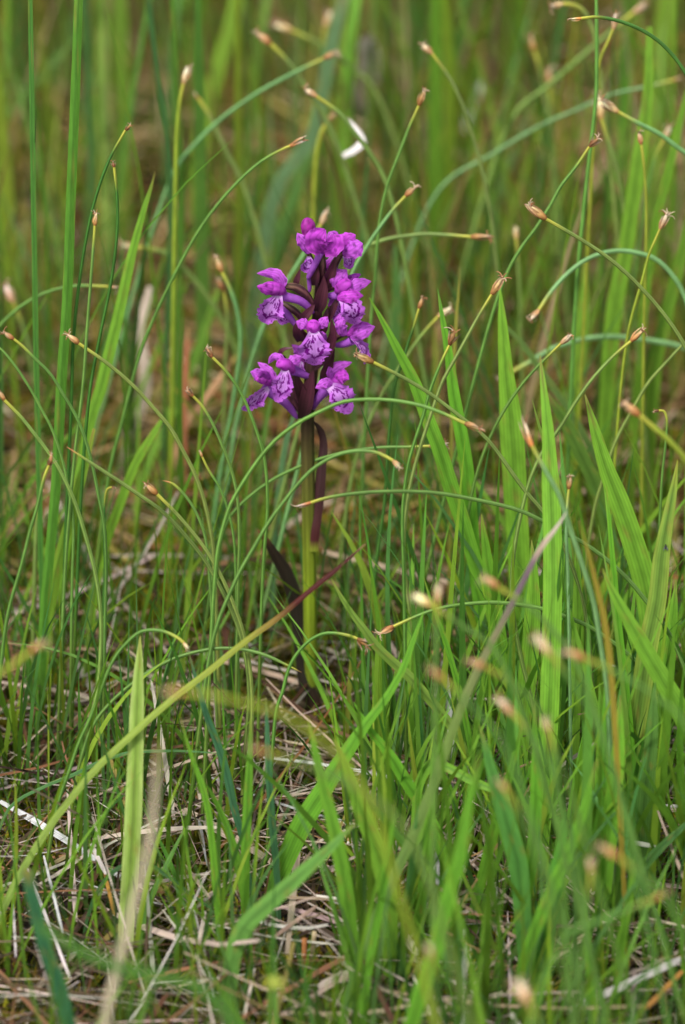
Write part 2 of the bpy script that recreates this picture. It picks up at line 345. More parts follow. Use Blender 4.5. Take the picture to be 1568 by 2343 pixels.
def head(parent, p, ax, kind, scale, sub, bright=1.0):
    scale *= .92
    """p base of the head, ax unit axis; scale = length in metres."""
    ax = ax / np.linalg.norm(ax)
    e1 = np.cross(ax, [0.2, 0.9, 0.4]); e1 /= np.linalg.norm(e1); e2 = np.cross(ax, e1)
    parts = {'bud': ([(0, .45), (.15, .9), (.35, 1), (.6, .72), (.85, .36), (1, .08)], .19, [(.20, .075, .02), (.36, .165, .05), (.50, .32, .15), (.58, .44, .28)]),
             'open': ([(0, .45), (.2, .95), (.45, 1), (.7, .6), (.85, .1)], .17, [(.16, .06, .02), (.22, .085, .025), (.36, .19, .08), (.4, .24, .12)]),
             'pale': ([(0, .5), (.2, .9), (.5, 1), (.8, .6), (1, .1)], .20, [(.42, .21, .08), (.55, .36, .19), (.68, .55, .38), (.7, .6, .46)]),
             'tip': ([(0, .9), (.3, .85), (.7, .5), (1, .05)], .11, [(.45, .16, .04), (.55, .25, .08), (.68, .55, .40), (.68, .6, .5)])}[kind]
    pr, rr, cs = parts
    n = 9; t = np.linspace(0, pr[-1][0], n)
    bend = random.uniform(-.12, .12)
    Q = p + np.outer(t * scale, ax) + np.outer(bend * scale * t ** 2, e1)
    R = prof(t, pr) * rr * scale * random.uniform(.85, 1.1)
    jt = random.uniform(.75, 1.2) * np.array([1, random.uniform(.9, 1.15), random.uniform(.8, 1.15)]) * bright
    C = cprof(t, [(0, cs[0]), (.3, cs[1]), (.7, cs[2]), (1, cs[3])]) * jt
    v, f, c, u = tube(Q, R, C, 8)
    h = link('seed_head', mesh_np('seed_head', v - np.array(parent.location), f, c, u, M_HEAD), parent)
    if not sub: return
    loc = np.array(parent.location)
    ng = {'bud': 3, 'open': 4, 'pale': 4, 'tip': 1}[kind]
    for i in range(ng):                                       # scale leaves opening round the head
        a = i / ng * 6.28 + random.uniform(-.5, .5); ra = math.cos(a) * e1 + math.sin(a) * e2
        op = {'bud': .14, 'open': .7, 'pale': .30, 'tip': .08}[kind] * random.uniform(.5, 1.3)
        L = scale * random.uniform(.75, 1.15) * (1 if kind != 'open' else .9)
        tt = np.linspace(0, 1, 6)
        G = p + np.outer(tt * L * (1 - .25 * op * tt), ax) + np.outer(scale * (.15 * np.sin(np.minimum(tt * 3, 1.57)) + op * .5 * tt ** 2 - (.1 if kind == 'bud' else 0) * tt ** 3), ra)
        Wd = prof(tt, [(0, .5), (.3, 1), (.7, .7), (1, .12)]) * scale * .20
        cc = cprof(tt, [(0, (.34, .14, .045)), (.5, (.46, .25, .10)), (1, (.56, .40, .25) if kind == 'bud' else (.62, .50, .37))]) * random.uniform(.75, 1.1) * (.55 if kind == 'open' else 1)
        v, f, c, u = ribbon(G, Wd, cc, fold=.1, nu=3, cup=.3, facing=ra)
        link('glume', mesh_np('glume', v - loc, f, c, u, M_HEAD), h)
    br = []
    for i in range({'bud': 8, 'open': 9, 'pale': 8, 'tip': 2}[kind]):   # withered threads at the mouth
        a = random.uniform(0, 6.28); ra = math.cos(a) * e1 + math.sin(a) * e2
        tt = np.linspace(0, 1, 7); L = scale * random.uniform(.35, .8); cu = random.uniform(.5, 2.8) * random.choice([-1, 1])
        st = p + ax * scale * .75 * pr[-1][0]
        G = st + np.outer(L * np.sin(tt * abs(cu)) / max(abs(cu), .6), ax * .8 + ra * .22) + np.outer(L * (1 - np.cos(tt * cu)) * .4, np.cross(ax, ra)) + np.outer(L * random.uniform(-.1, .35) * tt ** 2, ra)
        cc = np.tile(np.array(random.choice([(.55, .42, .28), (.40, .18, .08), (.50, .36, .24), (.3, .13, .06)])), (7, 1))
        br.append(tube(G, np.linspace(.042, .018, 7) * scale, cc, 4))
    v, f, c, u = join(br)
    link('bristle', mesh_np('bristle', v - loc, f, c, u, M_HEAD), h)
def stalk(label, kind, w, dt, pts, c='g', hs=36, base=None, sub=True, collar=55, n=40, group=SG):
    """pts: head (centre) first, then down the stem."""
    headpt, stem_pts = pts[0], pts[1:]
    if kind is None: stem_pts = pts
    Q, dep = path(stem_pts, dt, n, base)
    t = np.linspace(0, 1, n)
    s = cum(Q); left = (s[-1] - s) / (K * dep[-1])             # traced pixels left to the tip
    G = jit(GC[c] if isinstance(c, str) else c, .12); Y_ = np.array((.42, .40, .05))
    C = np.where((t < .15)[:, None], G * .8 + np.array([.03, .02, .0]), G[None, :])
    k = np.clip(1 - left / collar, 0, 1)[:, None] ** .8
    C = C * (1 - k) + Y_ * k
    if kind is None: C = np.where((left < 14)[:, None], np.array((.45, .2, .08)), C)
    R = w * .5 * K * dep * prof(t, [(0, 1.1), (.6, 1), (.9, .92), (1, .8 if kind else .12)])
    v, f, cc, u = tube(Q, R, C, 8)
    root = link('sedge_stalk', None, None, Q[0]); root.empty_display_size = .01
    tag(root, label, 'sedge stalk', group)
    # the dependency graph has not run yet, so keep the root's place by hand
    loc = np.array(Q[0], dtype=np.float32); root.location = loc
    link('stem', mesh_np('stem', v - loc, f, cc, u, M_STALK), root)
    if kind:
        hp = PT(headpt[0], headpt[1], dep[-1])
        ax = hp - Q[-1]
        if np.linalg.norm(ax) < 1e-5: ax = Q[-1] - Q[-2]
        ax = ax / np.linalg.norm(ax)
        head(root, Q[-1] - ax * .0002, ax, kind, hs * K * dep[-1], sub, 1.0 if dt > -.1 else 1.35)
    return root
def blade(label, pts, w, dt, c=(.14, .30, .045), rot=0.3, fold=.25, wprof=None, tipc=None, rot1=None, base=None, group='broad grass blades', cat='grass blade', name='grass_blade', m=None, n=36, edge=None, keys=None, hang=False):
    Q, dep = path(pts, dt, n, base, hang)
    t = np.linspace(0, 1, n)
    wp = wprof or [(0, .55), (.2, .85), (.45, 1), (.7, .85), (.9, .4), (1, .04)]
    W = w * K * dep * prof(t, wp)
    G = jit(c, .08)
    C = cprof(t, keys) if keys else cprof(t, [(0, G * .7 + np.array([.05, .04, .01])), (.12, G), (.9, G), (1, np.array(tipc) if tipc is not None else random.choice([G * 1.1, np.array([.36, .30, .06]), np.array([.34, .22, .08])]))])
    fn = None
    if keys is None and m is None:
        E = np.array(edge) if edge is not None else G * np.array([1.12, 1.06, 1.0]); MD = .35 if edge is not None else .28; ph = random.uniform(0, 9)
        def fn(u, v, C=C, n=n):
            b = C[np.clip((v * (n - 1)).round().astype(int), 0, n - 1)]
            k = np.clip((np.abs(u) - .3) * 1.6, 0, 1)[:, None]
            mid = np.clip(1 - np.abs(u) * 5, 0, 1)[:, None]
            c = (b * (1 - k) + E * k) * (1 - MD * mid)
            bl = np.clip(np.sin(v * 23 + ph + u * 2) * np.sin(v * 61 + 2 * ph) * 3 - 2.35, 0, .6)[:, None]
            return c * (1 - bl) + np.array([.30, .24, .05]) * bl
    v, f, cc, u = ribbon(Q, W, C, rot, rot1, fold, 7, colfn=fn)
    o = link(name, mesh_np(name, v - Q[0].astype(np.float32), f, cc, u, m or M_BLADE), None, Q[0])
    tag(o, label, cat, group); return o

# ------------------------------------------------------------------ the orchid
OB = PT(712, 1650, D_BASE)
orchid = link('spotted_orchid', None, None, OB); orchid.empty_display_size = .02
tag(orchid, 'purple spotted marsh orchid in full flower among the grass', 'orchid')
OL = np.array(OB)
def ospine(pts, n):
    """(x, y, dz mm behind the orchid's axis) -> world path."""
    q = spline([p if len(p) == 3 else (*p, 0) for p in pts], n)
    return np.array([PT(a, b, axis_depth(b) + c * .001) for a, b, c in q])
OK_ = K * axis_depth(800)
def opart(name, data, m, parent):
    v, f, c, u = data
    return link(name, mesh_np(name, v - OL, f, c, u, m), parent)
def rep(c, n): return np.tile(np.array(c, float), (n, 1))
st_pts = [(712, 1690, 0), (712, 1640, 0), (711, 1500, 0), (709, 1350, 0), (706, 1150, 0), (704, 1000, 0), (705, 940, 0), (712, 860, 0), (722, 770, 0), (728, 690, 0), (733, 620, 0), (735, 570, 0)]
Q = ospine(st_pts, 60); t = np.linspace(0, 1, 60)
R = prof(t, [(0, 14.5), (.35, 14.5), (.62, 14), (.7, 13.5), (.8, 11), (.92, 8), (1, 4)]) * OK_ * 1.1
C = cprof(t, [(0, (.20, .25, .03)), (.28, (.23, .32, .02)), (.38, (.17, .20, .022)), (.47, (.095, .085, .022)), (.56, (.055, .034, .018)), (.75, (.045, .018, .018)), (1, (.06, .015, .022))])
opart('stem', tube(Q, R, C, 20), M_OSTEM, orchid)
# leaves on the stem
DK = (.030, .020, .018)
def oleaf(name, pts, widths, keys, rot=.3, fold=.3, rot1=None, cup=0, facing=None, label=None, n=40, m=None, parent=None):
    Q = ospine(pts, n); t = np.linspace(0, 1, n)
    W = prof(t, widths) * OK_; C = cprof(t, keys)
    o = opart(name, ribbon(Q, W, C, rot, rot1, fold, 7, cup, facing=facing), m or M_BRACT, parent or orchid)
    if label: o['label'] = label
    return o
oleaf('leaf', [(716, 1640, -3), (712, 1606, -3.4), (700, 1570, -2.6), (691, 1526, -1), (684, 1464, 0), (678, 1402, 0), (668, 1356, -1), (650, 1309, -2), (628, 1272, -3), (606, 1235, -4), (590, 1212, -5)],
      [(0, 42), (.08, 44), (.16, 38), (.3, 30), (.55, 40), (.75, 36), (.92, 18), (1, 3)],
      [(0, (.10, .08, .02)), (.06, (.05, .028, .018)), (.2, (.028, .022, .014)), (.6, (.028, .022, .016)), (.88, (.03, .018, .012)), (.97, (.2, .09, .03)), (1, (.4, .2, .08))], rot=.1, rot1=.7, fold=.4, label='narrow blackish stem leaf')
oleaf('leaf', [(714, 1262, -2.6), (718, 1215, -2.6), (724, 1170, -1.6), (731, 1120, -1), (736, 1062, 0), (740, 1015, 1), (736, 992, 1), (728, 976, 0), (716, 962, -1)],
      [(0, 26), (.2, 29), (.45, 25), (.7, 19), (.85, 15), (1, 3)],
      [(0, (.25, .30, .03)), (.03, (.22, .22, .03)), (.07, (.085, .02, .022)), (.4, (.05, .018, .02)), (1, (.045, .02, .022))], rot=.15, fold=.4, label='small purple sheathing leaf beside the stem')
oleaf('leaf', [(716, 1700, 4), (760, 1690, 2), (792, 1660, -2), (806, 1620, -4), (830, 1588, -6), (858, 1574, -7), (892, 1566, -8)],
      [(0, 16), (.35, 24), (.6, 30), (.85, 18), (1, 2)],
      [(0, (.1, .1, .03)), (.3, (.045, .05, .02)), (1, (.035, .04, .018))], rot=.5, fold=.3, label='curved dark mottled basal leaf')
oleaf('sheath', [(713, 1668, -.2), (713, 1640, -.2), (713, 1600, -.2), (714, 1575, 0)], [(0, 29), (.5, 32), (1, 22)],
      [(0, (.34, .36, .045)), (.3, (.26, .26, .035)), (.5, (.10, .075, .025)), (1, (.06, .042, .02))], rot=0, fold=-.05, cup=.75, n=14)
BR0, BR1 = (.030, .010, .013), (.075, .016, .030)
def bract(pts, w, rot=.3, fold=.45, base=.6, tipc=BR1, c0=BR0, rot1=None):
    oleaf('bract', pts, [(0, w * base), (.3, w), (.55, w * .86), (.8, w * .45), (1, w * .06)], [(0, c0), (.5, BR1), (.9, tipc), (1, (.05, .015, .02))], rot=rot, fold=fold, n=22, rot1=rot1)
bract([(693, 958, -3.2), (700, 925, -4), (707, 890, -4.4), (713, 862, -4.4), (717, 846, -4.4)], 36, .15, -.35)
bract([(717, 842, -1.5), (738, 822, -3.5), (754, 794, -5), (762, 765, -6), (761, 745, -6), (756, 726, -6)], 27, .1, -.35)
bract([(727, 712, -3), (733, 694, -4.4), (738, 672, -5), (741, 650, -5), (741, 630, -5)], 31, .05, -.5)
bract([(688, 737, -3), (700, 722, -4.2), (712, 708, -4.6), (722, 691, -4.6)], 22, .2, -.4)
bract([(657, 826, -3), (648, 815, -4.5), (644, 806, -5.4), (652, 799, -6), (673, 796, -6.5)], 16, .6, -.4)
bract([(678, 658, -1), (679, 644, -1), (683, 630, -1), (688, 613, -1)], 15, .2, -.3)
bract([(720, 652, -3), (722, 635, -4), (724, 618, -4.2), (727, 596, -4.2)], 20, .1, -.5)
bract([(742, 656, -2), (752, 634, -3.5), (762, 610, -4), (768, 588, -4)], 27, -.2, -.5)
bract([(688, 780, -2), (683, 760, -4), (681, 745, -4.5), (687, 735, -4.5)], 26, .3, -.4)
bract([(744, 740, -2), (757, 718, -3), (768, 695, -3), (777, 672, -2)], 20, .3, -.4)
bract([(738, 880, -2), (748, 850, -3), (758, 822, -3.5), (766, 798, -3)], 26, .2, -.4)
bract([(700, 915, -2.5), (690, 890, -4), (682, 868, -4.4), (680, 850, -4)], 24, .2, -.4)
bract([(736, 770, -2), (742, 745, -3), (746, 722, -3.5), (752, 700, -3)], 20, .1, -.4)
bract([(712, 790, -1), (702, 772, -2), (694, 760, -2.5), (690, 748, -2.5)], 18, .1, -.4)
bract([(716, 872, -2), (702, 850, 1), (696, 830, 2), (694, 812, 2)], 16, .3, -.4)

# flowers: purple hood, two spread sepals, marked lip, spur and ovary
PU = np.array((.52, .095, .62)); PUd = np.array((.37, .045, .44)); PUh = np.array((.52, .058, .56)); SPc = np.array((.34, .09, .48)); MK = np.array((.15, .004, .19)); PALE = np.array((.55, .22, .68)); EDG = np.array((.49, .125, .62))
def lip_colour(seed):
    r = np.random.default_rng(seed); ph = r.uniform(0, 6, 6)
    spots = [(r.uniform(-.44, .44), r.uniform(.16, .80), r.uniform(.03, .065), r.uniform(.026, .046)) for _ in range(20)]
    gap = r.uniform(0, 6)
    def fn(u, v):
        wob = .07 * np.sin(v * 19 + ph[0] + 3 * np.sign(u)) + .05 * np.sin(u * 11 + ph[1])
        d = np.where(v > .40, np.sqrt((u / .66) ** 2 + ((v - .40) / .40) ** 2), np.abs(u) / (.66 - .3 * np.clip(.40 - v, 0, 1))) + wob
        inn = np.clip((1.06 - d) * 2.2, 0, 1)[:, None]
        c = EDG * (1 - inn) + PALE * inn
        th = np.clip((1 - v * 4.5), 0, 1)[:, None]; c = c * (1 - th) + np.array((.68, .45, .74)) * th
        c = c * (1 - .10 * (np.sin(u * 26 + np.sin(v * 5) * 2) > .6)[:, None])
        ln = (np.abs(d - .90) < .105) & (v > .14) & (np.sin(v * 13 + gap + 2 * np.sign(u)) > -.95)
        for sx, sv, a, b in spots:
            ln |= (((v - sv) / a) ** 2 + ((u - sx - .3 * (v - sv)) / (b * 1.7)) ** 2 < 1) & (d < .80)
        for sx, sv in [(-.88, .66), (.88, .66), (-.80, .80), (.82, .79), (-.3, .91), (.28, .9), (0, .95)]:
            ln |= (((v - sv) / .022) ** 2 + ((u - sx) / .06) ** 2 < 1)
        return np.where(ln[:, None], MK, c)
    return fn
def petal_col(base, seed):
    r = np.random.default_rng(seed); a, b = r.uniform(0, 6, 2)
    def fn(u, v):
        k = .55 * (np.sin(u * 15 + np.sin(v * 6 + a) * .9 + b) > .55) + .30 * (.5 + .5 * np.sin(u * 4 + v * 5 + b))
        s = ((np.sin(v * 14 + a + u) * np.sin(u * 4 + b)) > .72)
        c = base * (1.10 - .5 * k[:, None]) + np.array((.10, .05, .10)) * np.clip(np.abs(u) - .75, 0, 1)[:, None] * 2
        return np.where(s[:, None], base * .5, c)
    return fn
SEED = [100]
def petal(name, parent, pts, w, prof_=None, base=PU, rot=.2, cup=.3, fold=0, rot1=None, ruff=.17, nu=17, n=26, facing=None):
    SEED[0] += 1; w = w * 1.18
    Q = ospine(pts, n); t = np.linspace(0, 1, n)
    W = prof(t, prof_ or [(0, .45), (.25, .85), (.5, 1), (.72, .80), (.88, .42), (.96, .18), (1, .02)]) * w * OK_ * (1 + .06 * np.sin(t * 23 + SEED[0]) + .035 * np.sin(t * 57 + 2 * SEED[0]))
    return opart(name, ribbon(Q, W, None, rot, rot1, fold, nu, cup, ruff, petal_col(base, SEED[0]), facing), M_PETAL, parent)
LIPP = [(0, .28), (.12, .42), (.26, .64), (.40, .94), (.50, 1), (.60, .95), (.69, .80), (.75, .62), (.84, .52), (.92, .38), (.97, .22), (1, .05)]
def lip(parent, pts, w, rot=0, cup=-.28, rot1=None):
    SEED[0] += 1; n, nu = 56, 41
    Q = ospine(pts, n); t = np.linspace(0, 1, n)
    W = prof(t, LIPP) * w * OK_ * (1 + (.08 * np.sin(t * 62 + SEED[0]) + .05 * np.sin(t * 101 + 3 * SEED[0])) * (t > .36))
    return opart('lip', ribbon(Q, W, None, rot, rot1, 0, nu, cup, .11, lip_colour(SEED[0])), M_LIP, parent)
def spur(parent, pts, w0, w1):
    n = 18; Q = ospine(pts, n); t = np.linspace(0, 1, n)
    R = prof(t, [(0, w0), (.6, (w0 + w1) / 2), (.93, w1), (1, w1 * .35)]) * .5 * OK_
    return opart('spur', tube(Q, R, cprof(t, [(0, SPc * 1.25), (.5, SPc * 1.05), (1, SPc * .95)]), 14), M_PETAL, parent)
def ovary(parent, pts, w):
    n = 18; Q = ospine(pts, n); t = np.linspace(0, 1, n)
    R = prof(t, [(0, .6), (.4, 1), (.8, .9), (1, .5)]) * w * .5 * OK_
    v, f, c, u = tube(Q, R, cprof(t, [(0, (.075, .045, .022)), (.4, (.065, .022, .026)), (1, (.075, .015, .035))]), 16)
    k = (np.sin(u[:, 0] * 6.283 * 4 + u[:, 1] * 40) > .45)[:, None]; c = np.where(k, c * 1.9 + np.array((.05, .025, .02)), c)
    return opart('ovary', (v, f, c, u), M_BRACT, parent)
def hoodmesh(pts, w, base=PUh, cup=.55, rot=0):
    """the flower's own mesh: the helmet of fused upper petals"""
    SEED[0] += 1; n = 20
    Q = ospine(pts, n); t = np.linspace(0, 1, n)
    R = prof(t, [(0, .35), (.2, .8), (.5, 1), (.75, .82), (.93, .45), (1, .05)]) * w * .5 * OK_
    v, f, c, u = tube(Q, R, rep(base, n), 16)
    cc = petal_col(base, SEED[0])(np.sin(u[:, 0] * 6.283) * .9, np.repeat(t, 16))
    return opart('flower', (v, f, cc, u), M_PETAL, orchid)
def flower(hood, hw, lip_pts=None, lw=40, lrot=0, sepals=(), spur_pts=None, sw=(17, 8), ov=None, ow=20, base=PUh, petals=(), lrot1=None):
    fl = hoodmesh(hood, hw, base)
    if lip_pts: lip(fl, lip_pts, lw * 1.1, lrot, rot1=lrot1)
    for p in sepals: petal('sepal', fl, *p)
    for p in petals: petal('petal', fl, *p)
    if spur_pts: spur(fl, spur_pts, *sw)
    if ov: ovary(fl, ov, ow)
    return fl
# lowest left, long spur
flower([(620, 880, -5), (607, 868, -6), (595, 866, -7), (586, 870, -8)], 26, [(614, 886, -7), (602, 897, -8), (586, 911, -9), (570, 927, -9), (555, 938, -8)], 46, .75,
       [([(612, 872, -6), (597, 862, -7), (585, 855, -7), (573, 850, -6)], 28, None, PU, .3, .35), ([(630, 872, -4), (620, 856, -4), (606, 842, -3), (590, 828, -1)], 20, None, PU, .2, .4),
        ([(618, 868, -8), (608, 860, -10), (598, 858, -12), (590, 862, -13)], 18, None, PUd, .4, .4)],
       [(607, 884, -5), (622, 898, -4.6), (645, 914, -4), (664, 933, -3), (681, 957, -3)], (27, 13), [(622, 872, -3), (644, 880, -1), (664, 898, -1), (682, 926, -1), (692, 946, -1)], 26)
# lower left facing the viewer
flower([(672, 850, -7), (660, 838, -8.5), (646, 832, -10), (632, 838, -11)], 30, [(652, 842, -10), (652, 858, -11), (648, 880, -11.5), (640, 902, -11), (630, 918, -10)], 46, -.15,
       [([(650, 826, -7), (640, 818, -7), (626, 818, -6), (614, 832, -5)], 17, None, PU, .2, .4), ([(664, 838, -8), (670, 828, -8), (680, 820, -7), (690, 814, -6)], 26, None, PU, .1, .4)],
       [(666, 846, -6), (682, 850, -5), (698, 858, -4), (713, 862, -3)], (24, 12), [(668, 852, -3), (676, 872, -2), (684, 900, -2), (692, 928, -1)], 26)
# lower right
flower([(752, 882, -5), (766, 874, -6), (780, 868, -7), (794, 868, -7)], 26, [(752, 884, -8), (766, 892, -9), (780, 908, -10), (790, 926, -9), (803, 944, -8)], 56, .15,
       [([(756, 866, -5), (758, 850, -5), (772, 838, -4), (806, 828, -2)], 24, None, PU, .2, .35), ([(762, 882, -8), (750, 876, -9), (738, 880, -9), (722, 888, -9)], 22, None, PU, .1, .3),
        ([(764, 872, -7), (776, 862, -9), (788, 860, -10), (799, 868, -10)], 30, None, PUh, .3, .4)],
       [(758, 888, -4), (742, 896, -3.6), (728, 912, -3), (716, 936, -2)], (28, 12), [(752, 872, -2), (740, 878, -1), (728, 892, -1), (718, 918, -1)], 20)
# middle, facing the viewer
flower([(716, 764, -6), (717, 750, -8), (718, 743, -10), (720, 738, -10.5)], 34, [(718, 756, -10), (719, 776, -11.5), (720, 797, -12), (720, 818, -11.5), (720, 835, -10)], 66, 0,
       [([(704, 750, -8), (696, 742, -8), (686, 738, -7), (678, 734, -6)], 24, None, PU, 0, .3), ([(730, 748, -8), (738, 740, -8), (744, 732, -7), (750, 724, -6)], 22, None, PU, 0, .3)],
       [(716, 760, -5), (708, 776, -4), (696, 788, -3), (680, 797, -2)], (18, 6), None, 20, base=PUh * 1.05, petals=[([(726, 764, -6), (738, 774, -5), (746, 790, -4)], 26, None, PU * 1.1, .3, .3)])
# middle left, mostly behind
flower([(664, 718, 2), (654, 708, 3), (644, 704, 3), (636, 704, 3)], 20, [(648, 704, 2), (650, 718, 0), (644, 732, -1), (636, 736, -1)], 34, .6,
       [], [(640, 702, 1), (656, 716, 0), (670, 734, -1), (684, 752, -2)], (20, 10), [(650, 694, 1), (668, 706, 0), (682, 718, 0), (692, 734, 0)], 17)
# middle right, in profile
flower([(796, 766, -4), (808, 760, -5), (826, 756, -6), (848, 756, -6)], 24, [(804, 774, -6), (818, 782, -7), (828, 798, -8), (838, 818, -7), (836, 832, -6)], 40, .9,
       [([(790, 768, -5), (782, 754, -6), (780, 742, -6), (790, 730, -5)], 26, None, PU, .1, .3), ([(802, 772, -6), (818, 764, -8), (838, 754, -8), (858, 746, -7)], 28, None, PU, .2, .35), ([(800, 760, -4), (816, 750, -3), (836, 744, -2), (854, 748, -1)], 22, None, PUd, .3, .3)],
       [(806, 778, -4), (794, 784, -3.5), (780, 788, -3), (766, 790, -2.6)], (22, 11), [(796, 762, -2), (780, 764, -1), (764, 772, 0), (750, 790, 0), (742, 826, 0)], 22)
# upper left, in profile with arched ovary and spur
flower([(652, 668, -6), (638, 662, -7), (618, 658, -8), (596, 655, -8)], 34, [(638, 672, -8), (630, 690, -9), (618, 710, -10), (607, 728, -9), (600, 736, -8)], 56, .35,
       [([(645, 660, -5), (642, 640, -5), (626, 628, -4), (588, 625, -3)], 26, None, PU, .4, .4), ([(642, 664, -8), (624, 664, -10), (606, 660, -11), (588, 654, -11)], 26, None, PUh, .3, .45)],
       [(640, 676, -6), (662, 680, -5), (688, 688, -4), (706, 702, -3), (718, 716, -3)], (22, 15), [(652, 654, -4), (674, 656, -3), (694, 668, -2), (708, 688, -1), (714, 710, -1)], 22)
# upper right
flower([(770, 668, -5), (784, 656, -6), (796, 650, -7), (806, 650, -7)], 34, [(782, 680, -8), (794, 692, -10), (806, 708, -11), (810, 726, -10), (812, 742, -8)], 52, -.1,
       [([(766, 658, -4), (770, 640, -5), (782, 628, -5), (794, 616, -4)], 36, None, PU, .2, .4), ([(792, 662, -6), (806, 656, -6), (824, 648, -5), (850, 643, -4)], 26, None, PU * 1.05, .1, .35),
        ([(772, 680, -8), (790, 676, -10), (812, 674, -10), (832, 676, -9)], 30, None, PUh, .3, .4), ([(790, 650, -4), (800, 640, -3), (812, 632, -2), (826, 626, -1)], 18, None, PUd, .3, .3)],
       [(792, 676, -4), (778, 676, -3), (762, 676, -3), (750, 676, -2)], (22, 14), [(786, 660, -3), (770, 654, -2), (754, 656, -1), (742, 668, 0)], 20)
# top, seen from behind: two broad petals
flower([(736, 582, -3), (738, 568, -4), (740, 556, -5), (742, 546, -6)], 26, None, 0, 0,
       [([(738, 574, -6), (726, 560, -8), (728, 542, -9), (744, 524, -9)], 46, [(0, .35), (.3, .9), (.55, 1), (.8, .75), (1, .12)], PUh * 1.05, .1, -.25), ([(742, 576, -6), (756, 568, -8), (766, 552, -9), (762, 536, -8)], 40, [(0, .4), (.3, .9), (.6, 1), (.85, .8), (1, .3)], PUh, -.1, -.25),
        ([(748, 570, -4), (762, 556, -5), (760, 540, -4), (752, 530, -3)], 34, None, PU, 0, -.2)],
       [(734, 576, -5), (726, 594, -5), (716, 614, -4.6), (704, 638, -4)], (16, 12), [(738, 580, -3), (737, 602, -3), (735, 625, -2), (733, 645, -1)], 20)
# top right
flower([(784, 572, -2), (794, 562, -3), (804, 556, -4), (814, 554, -4)], 28, [(786, 584, -2), (794, 592, -2), (800, 604, -2), (803, 614, -1)], 28, .3,
       [([(780, 572, -5), (790, 556, -6), (802, 544, -6), (814, 536, -5)], 36, None, PUh, .1, .3), ([(784, 580, -6), (800, 574, -8), (816, 564, -8), (830, 556, -7)], 38, [(0, .4), (.4, .95), (.7, 1), (.9, .6), (1, .1)], PU * 1.05, .1, .3)],
       [(780, 580, 1), (770, 602, 1), (762, 630, 2), (756, 650, 2)], (15, 8), [(784, 578, 0), (772, 592, 0), (760, 614, 0), (750, 640, 0)], 18)
# top left
flower([(702, 574, -1), (698, 566, -2), (694, 556, -2), (690, 548, -2)], 18, [(706, 586, -3), (706, 600, -4), (700, 612, -4), (690, 618, -3)], 32, .5,
       [([(706, 580, -4), (698, 562, -5), (688, 546, -5), (680, 532, -4)], 24, None, PU * 1.05, .2, .3)],
       [(706, 590, -3), (708, 620, -3), (708, 645, -3), (709, 668, -2.6)], (13, 9), [(704, 570, -1), (711, 590, -1), (719, 612, -1), (727, 640, -1)], 14)
# second upper right lip behind
flower([(792, 700, 2), (786, 690, 2), (780, 684, 2)], 16, [(776, 688, 0), (782, 698, 0), (782, 710, 0)], 24, .3, [([(786, 752, -3), (780, 742, -4), (778, 728, -4), (788, 716, -3)], 26, None, PU, .2, .3)], None)
# florets mostly hidden behind the front ones
flower([(700, 838, 3), (694, 828, 3), (690, 816, 3), (688, 808, 3)], 20, [(690, 826, 1), (684, 838, 0), (678, 850, 0), (672, 862, 1)], 34, .5,
       [([(694, 822, 2), (686, 812, 2), (680, 800, 2), (668, 788, 3)], 20, None, PU, .3, .4)], None)
flower([(752, 700, 3), (760, 694, 3), (766, 686, 3), (770, 676, 3)], 18, [(760, 696, 1), (766, 708, 0), (770, 720, 0), (772, 736, 1)], 32, .3,
       [([(756, 694, 2), (764, 682, 2), (770, 672, 2), (778, 660, 3)], 20, None, PU, .2, .4)], None)
flower([(740, 618, 3), (748, 612, 3), (756, 606, 2), (766, 602, 2)], 22, [(752, 614, 1), (760, 622, 0), (766, 632, 0), (770, 644, 1)], 32, .3,
       [([(742, 612, 2), (752, 602, 2), (764, 596, 2), (780, 596, 2)], 20, None, PU, .2, .4)], None)
bud_n = 18; Qb = ospine([(706, 562, 0), (708, 548, -.5), (706, 522, -1), (702, 497, -1)], bud_n); tb = np.linspace(0, 1, bud_n)
v, f, c, u = tube(Qb, prof(tb, [(0, .3), (.2, .7), (.5, .95), (.75, 1), (.92, .7), (1, .1)]) * 17 * OK_, rep((.42, .03, .34), bud_n), 16)
opart('bud', (v, f, petal_col(np.array((.43, .032, .36)), 5)(np.sin(u[:, 0] * 12.6), np.repeat(tb, 16)), u), M_PETAL, orchid)

# ------------------------------------------------------------------ sedge stalks with seed heads (traced tip first)
ST = stalk
ST('leaning stalk with a dark open head at its tip, highest of the left trio', 'open', 8, .00, [(304, 281), (287, 297), (250, 365), (215, 465), (185, 620), (168, 780), (163, 930), (150, 1230)], 'd', 24)
ST('stalk with small ragged brown head touching the leaning stalk at left', 'open', 8, .00, [(257, 362), (261, 382), (268, 450), (268, 530), (255, 640), (228, 772), (205, 900), (185, 1150)], 'd', 20)
ST('upright stalk with narrow brown bud in front of the left leaf pair', 'bud', 8, -.01, [(218, 490), (217, 515), (211, 600), (200, 740), (190, 880), (170, 1050), (150, 1290)], 'g', 34)
ST('long sweeping stalk left of the flowers with slim white-tipped head', 'tip', 8, .035, [(690, 322), (665, 333), (650, 339), (600, 367), (550, 410), (500, 465), (450, 535), (382, 663), (347, 740), (320, 810), (278, 971), (250, 1083)], 'g', 46)
ST('arching stalk whose brown head peeps from behind the left tall leaf', 'bud', 9.5, .01, [(160, 768), (180, 785), (247, 832), (309, 886), (355, 937), (390, 979), (420, 1033), (447, 1087), (467, 1145), (485, 1230), (492, 1330)], 'o', 38)
ST('arching stalk with pale brown head close to the left edge', 'bud', 8, -.01, [(12, 763), (31, 775), (50, 790), (77, 817), (116, 856), (147, 906), (170, 944), (189, 987), (208, 1049), (224, 1126), (238, 1200), (243, 1300), (240, 1430)], 'g', 34)
